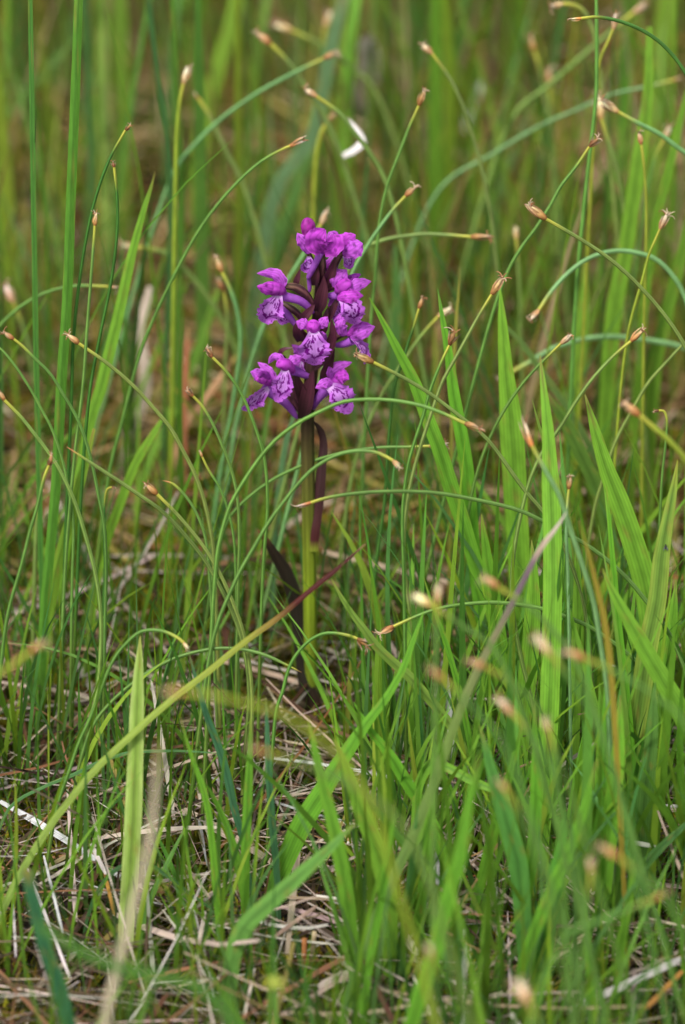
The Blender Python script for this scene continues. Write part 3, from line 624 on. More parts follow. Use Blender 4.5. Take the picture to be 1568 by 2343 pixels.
ST('arching stalk with the head cut by the left edge and a yellow neck', 'bud', 9.5, -.02, [(2, 900), (10, 915), (50, 956), (77, 990), (123, 1052), (147, 1095), (170, 1145), (200, 1241), (220, 1321), (230, 1396), (230, 1496), (220, 1596), (195, 1680)], 'o', 30)
ST('stalk entering at the left edge with a yellow orange worn patch', None, 7, .00, [(-40, 765), (0, 796), (31, 832), (58, 871), (83, 913), (95, 937), (116, 975), (131, 1014), (147, 1068), (158, 1126), (168, 1200), (165, 1330)], 'g')
ST('long arching pale stalk with bare pointed tip at left', None, 9.5, -.02, [(153, 1022), (170, 1033), (216, 1064), (270, 1099), (320, 1133), (370, 1168), (425, 1226), (465, 1276), (495, 1326), (525, 1386), (550, 1451), (565, 1521), (570, 1596), (565, 1671), (558, 1760)], 'o')
ST('arching stalk with fat orange bud left of the black orchid leaf', 'bud', 9.5, -.02, [(336, 1108), (359, 1130), (400, 1171), (435, 1211), (470, 1256), (500, 1306), (530, 1371), (555, 1441), (570, 1516), (577, 1596), (575, 1700)], 'o', 40)
ST('short hooked stalk without a head above the fat orange bud', None, 7, .01, [(372, 1099), (393, 1105), (417, 1126), (445, 1165), (470, 1230), (480, 1330)], 'g')
ST('thin hooked stalk with a tiny dark head at left', 'open', 6, .02, [(264, 1116), (256, 1114), (246, 1118), (241, 1135), (238, 1200), (240, 1300), (235, 1420)], 'd', 14)
ST('stalk with ragged dark head under the yellow-necked left stalk', 'open', 9, -.03, [(120, 1036), (112, 1064), (100, 1095), (85, 1160), (70, 1210), (50, 1290), (20, 1396), (5, 1496)], 'g', 34)
ST('stalk with blurred brown head lowest along the left tall leaves', 'open', 11, .06, [(97, 1118), (90, 1140), (85, 1180), (80, 1300)], 'o', 30)
ST('stalk with curly brown head left of the middle flowers', 'open', 8, .00, [(472, 795), (486, 817), (513, 844), (540, 879), (559, 913), (575, 952), (590, 994), (602, 1033), (610, 1090), (612, 1171), (605, 1260), (600, 1350)], 'g', 34)
ST('stalk with dark tangled head left of the lowest flowers', 'open', 8, .00, [(426, 890), (442, 906), (463, 929), (486, 968), (505, 1010), (521, 1049), (536, 1099), (544, 1145), (548, 1230), (545, 1330)], 'g', 28)
ST('short stalk with small brown bud left of the bare orchid stem', 'bud', 6.5, .01, [(458, 1034), (463, 1045), (478, 1076), (502, 1114), (521, 1164), (535, 1230), (540, 1330)], 'g', 20)
ST('pale bluish stalk with orange head bending beside the upper flowers', 'bud', 11, .09, [(502, 605), (508, 622), (521, 647), (536, 686), (548, 740), (550, 798), (540, 875), (528, 952), (513, 1029), (498, 1126), (488, 1220)], 'b', 46)
ST('stalk with faint brown head under the orange head of the pale one', 'open', 8, .13, [(500, 640), (512, 665), (520, 720), (515, 850)], 'o', 40)
ST('long pale blue stalk passing behind the flowers with white head on top', 'pale', 11, .10, [(746, 488), (735, 512), (712, 550), (690, 590), (640, 670), (602, 748), (579, 817), (559, 894), (540, 971), (528, 1049), (517, 1126), (505, 1250)], 'b', 40)
ST('pale stalk arching from a slim yellow tip left of the top flower', 'pale', 11, .16, [(285, 560), (310, 564), (360, 573), (395, 586), (424, 617), (463, 663), (498, 713), (532, 780), (560, 870)], 'o', 40)
ST('low arch with small tip reaching from the left edge behind two leaves', 'tip', 8, .08, [(262, 657), (247, 655), (193, 653), (147, 657), (93, 674), (46, 702), (0, 744), (-40, 800)], 'g', 26)
ST('big brown bud on the long stalk running down right from the flowers', 'bud', 9.5, -.02, [(832, 818), (854, 828), (909, 856), (969, 890), (1019, 926), (1064, 961), (1109, 998), (1144, 1041), (1179, 1091), (1209, 1131), (1244, 1171), (1279, 1226), (1304, 1281), (1324, 1336), (1339, 1401), (1349, 1471), (1356, 1571), (1358, 1700)], 'o', 50)
ST('arch crossing just under the flowers with drooping brown head', 'bud', 9.5, -.035, [(1085, 976), (1064, 968), (1009, 943), (959, 926), (904, 916), (844, 913), (784, 919), (735, 940), (684, 966), (631, 1006), (591, 1052), (559, 1099), (532, 1145), (521, 1171), (500, 1250), (490, 1350)], 'g', 46)
ST('nearly level arch with a pale flared head right of the bare stem', 'pale', 8, .03, [(1012, 1018), (984, 1020), (934, 1022), (874, 1023), (814, 1030), (743, 1046), (690, 1065), (616, 1102), (544, 1161), (520, 1195), (497, 1270)], 'g', 46)
ST('arch in front of the stem with small pinkish blurred head', 'pale', 9.5, -.04, [(910, 1065), (899, 1053), (869, 1037), (839, 1031), (799, 1033), (761, 1045), (718, 1071), (684, 1105), (647, 1151), (613, 1198), (582, 1251), (550, 1306), (520, 1371), (500, 1421), (480, 1500)], 'g', 30)
ST('wide arch with white and orange point touching the orchid stem', 'tip', 9.5, -.03, [(690, 1156), (710, 1150), (746, 1139), (792, 1131), (859, 1125), (934, 1124), (1004, 1128), (1064, 1138), (1124, 1150), (1194, 1169), (1244, 1193), (1289, 1216), (1334, 1241), (1384, 1276), (1434, 1321), (1484, 1381), (1524, 1436), (1564, 1521), (1580, 1600)], 'g', 40)
ST('tall stalk with large open brown bud in upper right field', 'bud', 9.5, .00, [(1226, 482), (1249, 500), (1284, 520), (1334, 550), (1384, 583), (1429, 620), (1474, 665), (1509, 705), (1539, 745), (1564, 785), (1600, 870), (1630, 1000)], 'o', 58)
ST('tall stalk with big russet frayed bud above the pointed blade', 'bud', 9.5, .00, [(1148, 640), (1126, 672), (1094, 725), (1064, 780), (1039, 825), (1014, 870), (994, 925), (974, 985), (954, 1050), (939, 1110), (929, 1171), (924, 1271), (934, 1371), (954, 1481), (984, 1571), (1000, 1640)], 'o', 54)
ST('stalk with ragged upright head crossing the long sloping stalk', 'open', 8.5, -.01, [(1040, 762), (1029, 788), (1009, 830), (984, 895), (969, 950), (949, 1010), (934, 1065), (924, 1135), (921, 1200), (924, 1300)], 'g', 46)
ST('dark stalk with small tan head nearest right of the flowers', 'bud', 8, .03, [(967, 685), (959, 705), (949, 740), (934, 785), (924, 820), (904, 880), (890, 1000), (880, 1150), (860, 1300)], 'd', 34)
ST('blurred stalk with cream and orange head behind the thin pointed blade', 'pale', 9, .08, [(1024, 711), (1004, 723), (979, 750), (944, 795), (919, 835), (884, 885), (854, 945), (824, 1020), (800, 1120)], 'o', 40)
ST('pale green arch bowing over to a nodding tan head', 'pale', 11, .06, [(1220, 726), (1234, 708), (1259, 670), (1294, 630), (1334, 598), (1374, 580), (1415, 573), (1455, 577), (1500, 592), (1540, 630), (1568, 680), (1590, 780)], 'b', 38)
ST('slanting stalk with small orange head right of the pointed blade', 'pale', 8, .02, [(1303, 771), (1284, 785), (1259, 810), (1229, 840), (1194, 880), (1159, 930), (1129, 985), (1104, 1045), (1080, 1130)], 'g', 36)
ST('blurred bluish arch with faint orange head beside the pointed blade', 'pale', 13, .12, [(1132, 873), (1169, 852), (1209, 830), (1259, 800), (1309, 782), (1359, 772), (1409, 770), (1459, 775), (1509, 782), (1564, 795), (1620, 830)], 'b', 38)
ST('long stalk with plump brown bud near the right edge', 'bud', 9.5, -.02, [(1463, 760), (1444, 780), (1414, 805), (1379, 840), (1349, 875), (1314, 925), (1284, 975), (1244, 1030), (1214, 1095), (1194, 1170), (1179, 1246), (1171, 1336), (1174, 1396), (1184, 1461), (1199, 1531), (1214, 1586), (1225, 1650)], 'o', 46)
ST('stalk slanting down from the right edge without visible head', None, 9, .03, [(1610, 745), (1568, 783), (1524, 830), (1484, 875), (1449, 935), (1409, 1010), (1384, 1085), (1364, 1150), (1354, 1200), (1344, 1271), (1339, 1396), (1349, 1521)], 'o')
ST('blurred near stalk with brown head descending to the right edge', 'bud', 14, -.10, [(1440, 932), (1464, 950), (1499, 980), (1534, 1010), (1568, 1050), (1620, 1150)], 'y', 56)
ST('small crooked stalk with tiny round head by the right edge', 'open', 7, .01, [(1497, 940), (1508, 939), (1519, 940), (1526, 957), (1524, 1010), (1516, 1085), (1510, 1200)], 'g', 17)
ST('pale stalk with long cream and orange bud inside the blade cluster', 'tip', 12, -.07, [(1205, 985), (1217, 1018), (1229, 1041), (1254, 1086), (1279, 1131), (1294, 1175), (1314, 1236), (1339, 1311), (1359, 1381), (1374, 1471), (1389, 1571), (1394, 1650)], 'b', 62)
ST('short white stemmed stalk with small upright head at right', 'bud', 8, -.03, [(1304, 1095), (1302, 1118), (1299, 1150), (1296, 1200), (1300, 1330)], 'b', 36)
ST('low wide arch with orange bud right of the orchid stem', 'bud', 9.5, -.01, [(880, 1444), (901, 1433), (934, 1418), (984, 1398), (1034, 1386), (1084, 1380), (1134, 1378), (1194, 1384), (1244, 1393), (1289, 1408), (1344, 1431), (1394, 1463), (1444, 1501), (1489, 1546), (1540, 1620)], 'g', 46)
ST('short arch over the orchid stem with drooping shredded head', 'open', 8.5, -.02, [(832, 1472), (818, 1461), (802, 1455), (774, 1449), (743, 1449), (715, 1461), (690, 1483), (668, 1514), (656, 1545), (647, 1582), (634, 1619), (625, 1700)], 'g', 40)
ST('low bare arch ending against the black orchid leaf', None, 9, -.01, [(690, 1538), (650, 1518), (600, 1496), (550, 1485), (500, 1483), (450, 1491), (400, 1506), (350, 1531), (300, 1566), (250, 1611), (215, 1656), (190, 1720)], 'g')
ST('rounded arch at left with small white downturned head', 'pale', 8.5, -.04, [(428, 1482), (420, 1470), (410, 1461), (380, 1446), (350, 1441), (320, 1446), (290, 1471), (265, 1501), (245, 1541), (225, 1596), (205, 1646), (180, 1701), (160, 1760), (130, 1850)], 'g', 22)
ST('very blurred near arch with tan head left of the orchid base', 'bud', 12, -.27, [(385, 1580), (415, 1583), (440, 1586), (490, 1591), (550, 1606), (600, 1618), (650, 1636), (700, 1666), (750, 1701), (800, 1760), (850, 1850)], 'y', 46)
ST('very blurred near stalk with orange head below the orchid base', 'bud', 12, -.25, [(585, 1714), (615, 1723), (665, 1741), (720, 1757), (790, 1790), (860, 1830), (920, 1890), (960, 1960)], 'o', 52)
ST('blurred near stalk with tan head cut by the left edge', 'bud', 13, -.2, [(92, 1474), (70, 1490), (30, 1521), (0, 1541), (-60, 1600), (-100, 1750)], 'y', 48)
for lab, x, pts, sz in [
    ('blurred near orange head highest of the loose group right of the stem', -.13, [(1112, 1323), (1140, 1343), (1214, 1391), (1264, 1441), (1320, 1520)], 46),
    ('blurred near orange head facing left beside the low wide arch', -.13, [(952, 1366), (985, 1383), (1064, 1436), (1134, 1491)], 46),
    ('blurred near upright orange head left of the pointed blades', -.13, [(1003, 1348), (1002, 1375), (1000, 1420), (998, 1500)], 40),
    ('blurred near head crossing the purple-grey dead stem', -.15, [(1080, 1515), (1110, 1525), (1174, 1566), (1230, 1620)], 46),
    ('blurred near cream head against the tall bright blade', -.16, [(1238, 1470), (1258, 1495), (1284, 1526), (1324, 1581), (1354, 1636), (1390, 1720)], 56),
    ('blurred near head with long straight neck right of the tall blade', -.16, [(1314, 1497), (1340, 1507), (1384, 1526), (1459, 1566), (1509, 1601), (1568, 1656)], 52),
    ('blurred near pale orange head low left of the tall bright blade', -.15, [(1155, 1612), (1172, 1632), (1199, 1661), (1224, 1696), (1254, 1746), (1290, 1850)], 50),
    ('blurred near white head in front of the tall bright blade', -.15, [(1249, 1648), (1256, 1672), (1265, 1710), (1275, 1790)], 34),
    ('blurred near faint orange head above the middle blades', -.17, [(997, 1540), (1014, 1553), (1044, 1581), (1094, 1631), (1150, 1700)], 42),
    ('blurred near orange head at lower right with yellow neck', -.18, [(1390, 1945), (1412, 1960), (1429, 1972), (1474, 2007), (1530, 2060)], 50),
    ('blurred near small orange head beside the lower right yellow neck', -.17, [(1352, 1975), (1354, 1997), (1350, 2030), (1340, 2100)], 36),
    ('blurred near orange head at the bottom right of the frame', -.20, [(1192, 2262), (1208, 2292), (1224, 2322), (1250, 2400)], 56),
    ('blurred near small orange head among the bottom middle blades', -.19, [(982, 2165), (985, 2190), (990, 2220), (1000, 2300)], 34),
    ('blurred near faint orange head right of the lower middle blades', -.18, [(1143, 1785), (1160, 1810), (1190, 1860), (1220, 1930)], 34),
    ('blurred near orange head at the lower right edge', -.17, [(1518, 2045), (1500, 2056), (1450, 2075), (1380, 2105), (1300, 2140)], 38)]:
    ST(lab, random.choice(['bud', 'bud', 'pale']), 11, x * 1.25, pts, 'g', sz * 1.1, sub=True, collar=60)
# field behind
ST('slim stalk with narrow tan head right of centre near the top', 'bud', 8, .05, [(968, 212), (959, 240), (939, 285), (914, 350), (889, 415), (874, 475), (864, 550), (860, 620), (850, 720)], 'g', 46)
ST('pale stalk rising right from behind the flowers to orange head', 'bud', 10, .05, [(947, 430), (928, 448), (899, 480), (869, 520), (839, 565), (800, 640)], 'b', 40)
ST('nearly level pale stalk pointing right above the right flowers', 'bud', 9.5, .07, [(1108, 541), (1078, 541), (1024, 537), (974, 535), (924, 540), (874, 550), (820, 580)], 'o', 48)
ST('blurred stalk with white-capped head curving down right near the top', 'pale', 9, .10, [(971, 103), (989, 122), (1014, 155), (1039, 195), (1059, 240), (1079, 300), (1099, 370), (1114, 440), (1130, 540)], 'o', 36)
ST('slanting stalk with star-shaped open head in upper right', 'open', 9, .02, [(1362, 322), (1349, 335), (1319, 380), (1284, 425), (1259, 470), (1224, 525), (1194, 565), (1150, 650)], 'g', 40)
ST('upright yellow-topped stalk with small orange head at upper right', 'bud', 8, .06, [(1465, 314), (1468, 330), (1472, 360), (1476, 400), (1479, 460), (1479, 550), (1475, 700)], 'y', 36)
ST('stalk with shaggy tan head reaching in from the right edge', 'pale', 11, .06, [(1386, 236), (1414, 255), (1459, 280), (1509, 305), (1549, 335), (1590, 365), (1630, 410)], 'b', 52)
ST('upright stalk with slim ragged cream head at the right', 'pale', 7.5, .03, [(1521, 503), (1511, 522), (1499, 550), (1486, 580), (1470, 640), (1440, 750), (1420, 900)], 'y', 44)
ST('strongly arched dark stalk entering from the top right edge', 'tip', 9, .00, [(1300, 41), (1330, 41), (1364, 38), (1409, 45), (1459, 63), (1504, 90), (1544, 130), (1568, 165), (1600, 230), (1620, 330)], 'd', 34)
ST('stalk with pale head crossing the arched dark stalk at top', 'pale', 8, .08, [(1411, 38), (1404, 65), (1389, 100), (1374, 135), (1367, 200)], 'y', 40)
ST('straight tall stalk without visible head leaving the top edge at right', None, 10, .04, [(1364, -60), (1365, 0), (1366, 150), (1364, 225), (1349, 360), (1334, 500), (1320, 650)], 'g')
ST('blurred stalk with tan head at top right of centre', 'bud', 11, .22, [(1216, 92), (1223, 115), (1234, 150), (1250, 230)], 'o', 40)
ST('blurred stalk with dim orange head below the top right tan head', 'bud', 11, .24, [(1256, 170), (1258, 195), (1262, 260), (1265, 350)], 'o', 46)
ST('blurred stalk with white head bending at the top edge', 'pale', 11, .12, [(1270, 12), (1290, 8), (1310, 10), (1334, 22), (1354, 60), (1370, 140)], 'o', 36)
ST('blurred stalk with pink head in the top right corner', 'pale', 13, .20, [(1468, 16), (1450, 28), (1400, 70), (1330, 130), (1250, 200), (1180, 260)], 'o', 40)
ST('blurred stalk with pinkish head above the right edge cluster', 'pale', 9, .14, [(1529, 298), (1520, 318), (1500, 360), (1480, 440)], 'g', 38)
ST('blurred cream head right of the level stalk', 'pale', 9, .14, [(1180, 524), (1182, 545), (1186, 600), (1190, 680)], 'o', 32)
ST('blurred long slanting stalk from the right edge with pale tip', 'tip', 8, .17, [(1572, 176), (1540, 183), (1480, 198), (1400, 215), (1320, 250), (1240, 285), (1130, 350), (1000, 440)], 'b', 26)
ST('blurred twisted tan head hanging below the shaggy right head', 'pale', 11, .12, [(1372, 240), (1376, 270), (1392, 320), (1410, 380), (1425, 460)], 'o', 60)
ST('blurred stalk with bulky tan head at top left of centre', 'bud', 11, .15, [(598, 80), (620, 100), (655, 135), (685, 175), (710, 215), (760, 300)], 'o', 50)
ST('very blurred tan head with thick neck above the top middle', 'pale', 10, .24, [(636, 56), (665, 68), (700, 84), (740, 105), (800, 150), (860, 210)], 'o', 48)
ST('blurred long stalk rising right to a tan head at top middle', 'bud', 9, .14, [(768, 121), (740, 133), (675, 165), (600, 205), (540, 245), (490, 285), (450, 325), (400, 390)], 'b', 40)
ST('blurred stalk with yellow-orange head above the flower spike', 'pale', 11, .09, [(703, 205), (725, 220), (760, 245), (784, 265), (809, 300), (844, 345), (874, 395), (900, 470)], 'o', 38)
ST('blurred stalk with rusty head right above the flower spike', 'bud', 11, .16, [(763, 262), (748, 280), (735, 305), (725, 350), (720, 420)], 'y', 34)
ST('blurred yellow-topped upright stalk with slim head in upper left', 'pale', 10, .10, [(430, 162), (420, 190), (412, 230), (405, 300), (402, 400)], 'y', 46)
ST('blurred short-necked stalk beside the slim upper left head', 'tip', 11, .16, [(437, 200), (455, 225), (480, 265), (520, 350), (560, 430)], 'o', 24)
ST('blurred pink round head beside the top edge middle', 'pale', 9, .26, [(752, 32), (745, 60), (738, 120), (735, 220)], 'g', 44)
ST('blurred cream head at the left edge middle', 'pale', 9, .18, [(20, 668), (30, 690), (50, 740), (70, 820)], 'o', 50)
ST('blurred tan round head by the black orchid leaf', 'open', 9, .12, [(645, 1225), (640, 1250), (634, 1300), (630, 1380)], 'o', 36)

# ------------------------------------------------------------------ broad blades
BL = blade
BG_, BB = (.15, .37, .032), (.19, .41, .038)
STR = [(0, .9), (.4, 1), (.8, .9), (1, .75)]
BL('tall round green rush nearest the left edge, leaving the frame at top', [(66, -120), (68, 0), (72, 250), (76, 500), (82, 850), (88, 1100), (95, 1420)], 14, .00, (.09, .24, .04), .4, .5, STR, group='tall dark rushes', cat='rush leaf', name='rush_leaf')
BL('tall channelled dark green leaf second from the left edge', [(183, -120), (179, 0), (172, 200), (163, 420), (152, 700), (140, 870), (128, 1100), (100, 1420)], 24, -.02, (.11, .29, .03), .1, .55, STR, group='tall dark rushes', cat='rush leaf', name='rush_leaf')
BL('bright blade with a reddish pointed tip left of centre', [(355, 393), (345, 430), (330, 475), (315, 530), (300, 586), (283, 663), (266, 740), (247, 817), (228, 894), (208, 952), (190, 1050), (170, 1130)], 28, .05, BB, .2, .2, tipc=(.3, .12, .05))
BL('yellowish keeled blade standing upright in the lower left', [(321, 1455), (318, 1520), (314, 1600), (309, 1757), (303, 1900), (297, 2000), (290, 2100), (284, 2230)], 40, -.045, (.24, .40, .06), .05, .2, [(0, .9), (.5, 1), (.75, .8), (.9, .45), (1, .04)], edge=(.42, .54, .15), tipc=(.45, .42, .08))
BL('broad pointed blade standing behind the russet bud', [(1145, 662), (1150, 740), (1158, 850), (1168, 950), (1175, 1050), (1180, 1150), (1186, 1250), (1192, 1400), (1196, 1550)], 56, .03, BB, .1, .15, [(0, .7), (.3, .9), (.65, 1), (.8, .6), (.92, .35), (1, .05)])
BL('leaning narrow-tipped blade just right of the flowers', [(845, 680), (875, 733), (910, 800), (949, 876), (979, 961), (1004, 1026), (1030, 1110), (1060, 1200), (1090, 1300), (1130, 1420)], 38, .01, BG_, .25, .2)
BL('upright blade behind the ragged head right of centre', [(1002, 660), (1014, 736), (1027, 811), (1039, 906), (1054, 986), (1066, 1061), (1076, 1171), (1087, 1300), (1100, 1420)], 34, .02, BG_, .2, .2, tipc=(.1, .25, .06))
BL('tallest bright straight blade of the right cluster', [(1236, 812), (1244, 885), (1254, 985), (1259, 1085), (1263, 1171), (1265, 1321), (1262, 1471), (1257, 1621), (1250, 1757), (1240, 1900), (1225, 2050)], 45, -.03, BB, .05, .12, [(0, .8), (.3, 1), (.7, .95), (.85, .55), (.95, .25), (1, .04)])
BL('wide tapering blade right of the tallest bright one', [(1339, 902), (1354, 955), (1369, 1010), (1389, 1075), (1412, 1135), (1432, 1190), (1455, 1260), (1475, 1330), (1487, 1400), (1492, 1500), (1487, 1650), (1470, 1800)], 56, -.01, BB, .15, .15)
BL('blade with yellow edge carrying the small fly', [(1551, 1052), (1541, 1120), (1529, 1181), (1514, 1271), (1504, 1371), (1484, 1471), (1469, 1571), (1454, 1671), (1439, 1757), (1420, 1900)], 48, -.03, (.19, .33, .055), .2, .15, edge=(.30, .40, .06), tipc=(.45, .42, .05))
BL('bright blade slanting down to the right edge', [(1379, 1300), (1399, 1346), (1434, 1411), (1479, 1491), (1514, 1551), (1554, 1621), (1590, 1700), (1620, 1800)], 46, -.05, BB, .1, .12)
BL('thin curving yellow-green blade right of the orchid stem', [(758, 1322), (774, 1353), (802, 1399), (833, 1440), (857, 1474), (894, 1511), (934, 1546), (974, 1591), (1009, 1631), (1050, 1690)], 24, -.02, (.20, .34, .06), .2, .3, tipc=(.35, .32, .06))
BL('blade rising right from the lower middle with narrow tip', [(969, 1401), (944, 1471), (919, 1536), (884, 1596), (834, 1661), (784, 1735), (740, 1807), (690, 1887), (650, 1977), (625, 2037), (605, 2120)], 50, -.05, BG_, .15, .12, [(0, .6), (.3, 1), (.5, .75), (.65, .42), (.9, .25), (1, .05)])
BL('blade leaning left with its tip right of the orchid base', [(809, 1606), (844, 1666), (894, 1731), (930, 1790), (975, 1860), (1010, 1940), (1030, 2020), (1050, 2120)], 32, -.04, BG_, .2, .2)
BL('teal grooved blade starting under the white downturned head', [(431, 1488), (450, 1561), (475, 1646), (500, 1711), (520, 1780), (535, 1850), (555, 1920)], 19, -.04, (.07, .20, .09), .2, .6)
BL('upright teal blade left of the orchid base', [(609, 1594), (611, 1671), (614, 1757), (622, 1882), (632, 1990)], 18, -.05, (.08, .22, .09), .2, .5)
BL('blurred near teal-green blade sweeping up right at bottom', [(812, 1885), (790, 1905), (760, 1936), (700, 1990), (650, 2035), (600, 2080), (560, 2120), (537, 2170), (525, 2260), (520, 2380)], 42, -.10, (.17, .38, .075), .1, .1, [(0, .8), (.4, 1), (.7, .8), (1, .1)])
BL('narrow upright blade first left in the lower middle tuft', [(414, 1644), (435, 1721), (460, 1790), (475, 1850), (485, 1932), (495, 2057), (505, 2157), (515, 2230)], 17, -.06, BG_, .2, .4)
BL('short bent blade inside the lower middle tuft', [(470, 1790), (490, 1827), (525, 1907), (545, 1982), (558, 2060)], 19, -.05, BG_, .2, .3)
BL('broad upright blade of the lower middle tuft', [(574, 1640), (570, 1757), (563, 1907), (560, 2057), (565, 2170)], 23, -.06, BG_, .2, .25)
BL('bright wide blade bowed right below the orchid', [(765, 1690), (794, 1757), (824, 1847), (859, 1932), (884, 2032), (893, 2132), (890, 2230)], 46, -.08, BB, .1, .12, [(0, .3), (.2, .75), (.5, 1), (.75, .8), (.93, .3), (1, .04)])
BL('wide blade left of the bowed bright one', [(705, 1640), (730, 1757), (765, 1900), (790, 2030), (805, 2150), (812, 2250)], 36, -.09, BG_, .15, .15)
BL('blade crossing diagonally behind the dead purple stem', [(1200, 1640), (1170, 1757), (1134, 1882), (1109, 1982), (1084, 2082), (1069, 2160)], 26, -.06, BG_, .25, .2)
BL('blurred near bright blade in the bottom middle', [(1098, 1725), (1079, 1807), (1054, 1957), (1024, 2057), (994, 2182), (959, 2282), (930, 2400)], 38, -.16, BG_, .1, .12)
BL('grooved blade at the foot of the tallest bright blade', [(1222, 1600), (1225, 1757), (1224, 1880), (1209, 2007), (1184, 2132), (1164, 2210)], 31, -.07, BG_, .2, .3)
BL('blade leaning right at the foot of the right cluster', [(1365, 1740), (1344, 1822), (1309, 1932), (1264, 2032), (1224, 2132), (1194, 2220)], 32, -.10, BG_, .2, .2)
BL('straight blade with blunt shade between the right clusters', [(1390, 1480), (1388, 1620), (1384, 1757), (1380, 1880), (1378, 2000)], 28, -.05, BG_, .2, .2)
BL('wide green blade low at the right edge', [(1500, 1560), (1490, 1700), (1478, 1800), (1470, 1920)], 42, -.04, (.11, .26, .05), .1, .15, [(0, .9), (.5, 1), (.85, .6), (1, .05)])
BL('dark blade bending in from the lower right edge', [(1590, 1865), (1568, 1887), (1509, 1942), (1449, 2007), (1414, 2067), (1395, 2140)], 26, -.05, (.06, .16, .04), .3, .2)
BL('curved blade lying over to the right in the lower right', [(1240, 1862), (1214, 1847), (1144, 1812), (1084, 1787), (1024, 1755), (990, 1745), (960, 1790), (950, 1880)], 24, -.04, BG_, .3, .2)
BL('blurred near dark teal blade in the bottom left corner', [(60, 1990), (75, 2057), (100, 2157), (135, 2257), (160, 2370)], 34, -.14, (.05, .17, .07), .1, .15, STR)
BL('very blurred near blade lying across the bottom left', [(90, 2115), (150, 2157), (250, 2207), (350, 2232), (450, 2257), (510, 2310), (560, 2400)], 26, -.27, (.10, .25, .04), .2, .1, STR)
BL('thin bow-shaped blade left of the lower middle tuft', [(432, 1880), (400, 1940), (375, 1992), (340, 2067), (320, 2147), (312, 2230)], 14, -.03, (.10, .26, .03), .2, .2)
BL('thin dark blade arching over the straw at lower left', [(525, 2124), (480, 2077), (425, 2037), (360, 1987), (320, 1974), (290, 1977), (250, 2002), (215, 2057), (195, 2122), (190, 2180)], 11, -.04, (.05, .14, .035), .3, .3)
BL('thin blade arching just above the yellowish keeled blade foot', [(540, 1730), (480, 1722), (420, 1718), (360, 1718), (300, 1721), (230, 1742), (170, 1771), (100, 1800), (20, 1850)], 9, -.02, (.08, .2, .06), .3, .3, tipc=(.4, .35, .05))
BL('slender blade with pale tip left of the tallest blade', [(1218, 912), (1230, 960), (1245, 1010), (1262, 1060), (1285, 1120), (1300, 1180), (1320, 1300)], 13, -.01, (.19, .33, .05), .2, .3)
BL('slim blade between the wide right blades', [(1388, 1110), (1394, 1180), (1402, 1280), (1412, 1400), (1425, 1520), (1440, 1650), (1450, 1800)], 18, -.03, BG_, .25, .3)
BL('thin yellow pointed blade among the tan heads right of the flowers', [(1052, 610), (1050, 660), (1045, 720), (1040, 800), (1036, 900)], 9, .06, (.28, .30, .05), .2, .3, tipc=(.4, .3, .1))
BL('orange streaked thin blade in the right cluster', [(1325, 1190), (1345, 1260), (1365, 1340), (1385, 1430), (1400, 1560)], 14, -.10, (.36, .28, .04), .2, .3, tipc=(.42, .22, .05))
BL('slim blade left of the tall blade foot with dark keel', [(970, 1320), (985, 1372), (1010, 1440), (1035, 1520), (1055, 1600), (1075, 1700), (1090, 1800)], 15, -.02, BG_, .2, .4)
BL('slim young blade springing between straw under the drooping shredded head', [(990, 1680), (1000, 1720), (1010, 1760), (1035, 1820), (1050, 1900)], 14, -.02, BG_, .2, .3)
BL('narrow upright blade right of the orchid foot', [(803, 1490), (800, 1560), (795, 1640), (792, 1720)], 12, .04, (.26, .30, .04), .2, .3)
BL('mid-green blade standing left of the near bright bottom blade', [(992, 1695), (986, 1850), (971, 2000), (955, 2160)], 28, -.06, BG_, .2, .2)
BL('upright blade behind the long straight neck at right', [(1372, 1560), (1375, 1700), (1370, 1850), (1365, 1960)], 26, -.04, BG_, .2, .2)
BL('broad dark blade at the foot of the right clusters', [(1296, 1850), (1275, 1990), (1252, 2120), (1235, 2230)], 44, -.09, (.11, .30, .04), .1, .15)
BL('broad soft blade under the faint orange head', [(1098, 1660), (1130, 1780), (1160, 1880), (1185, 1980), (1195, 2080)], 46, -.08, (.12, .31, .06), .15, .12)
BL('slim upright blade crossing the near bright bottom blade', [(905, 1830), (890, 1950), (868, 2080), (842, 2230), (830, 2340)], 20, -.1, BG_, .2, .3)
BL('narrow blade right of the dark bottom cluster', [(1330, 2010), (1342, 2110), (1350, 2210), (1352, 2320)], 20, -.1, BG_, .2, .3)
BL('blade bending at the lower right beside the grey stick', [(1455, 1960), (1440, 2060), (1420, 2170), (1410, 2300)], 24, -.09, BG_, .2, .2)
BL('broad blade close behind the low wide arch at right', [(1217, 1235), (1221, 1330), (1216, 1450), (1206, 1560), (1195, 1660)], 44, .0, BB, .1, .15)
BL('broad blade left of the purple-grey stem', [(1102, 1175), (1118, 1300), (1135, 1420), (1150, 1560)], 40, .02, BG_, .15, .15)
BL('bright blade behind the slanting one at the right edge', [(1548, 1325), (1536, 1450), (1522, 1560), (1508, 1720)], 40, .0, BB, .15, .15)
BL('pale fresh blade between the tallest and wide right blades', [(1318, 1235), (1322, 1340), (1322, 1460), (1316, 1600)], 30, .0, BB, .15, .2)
BL('broad fresh blade low in the right tuft', [(1420, 1590), (1415, 1720), (1400, 1850), (1385, 1990)], 42, -.06, BB, .1, .15)
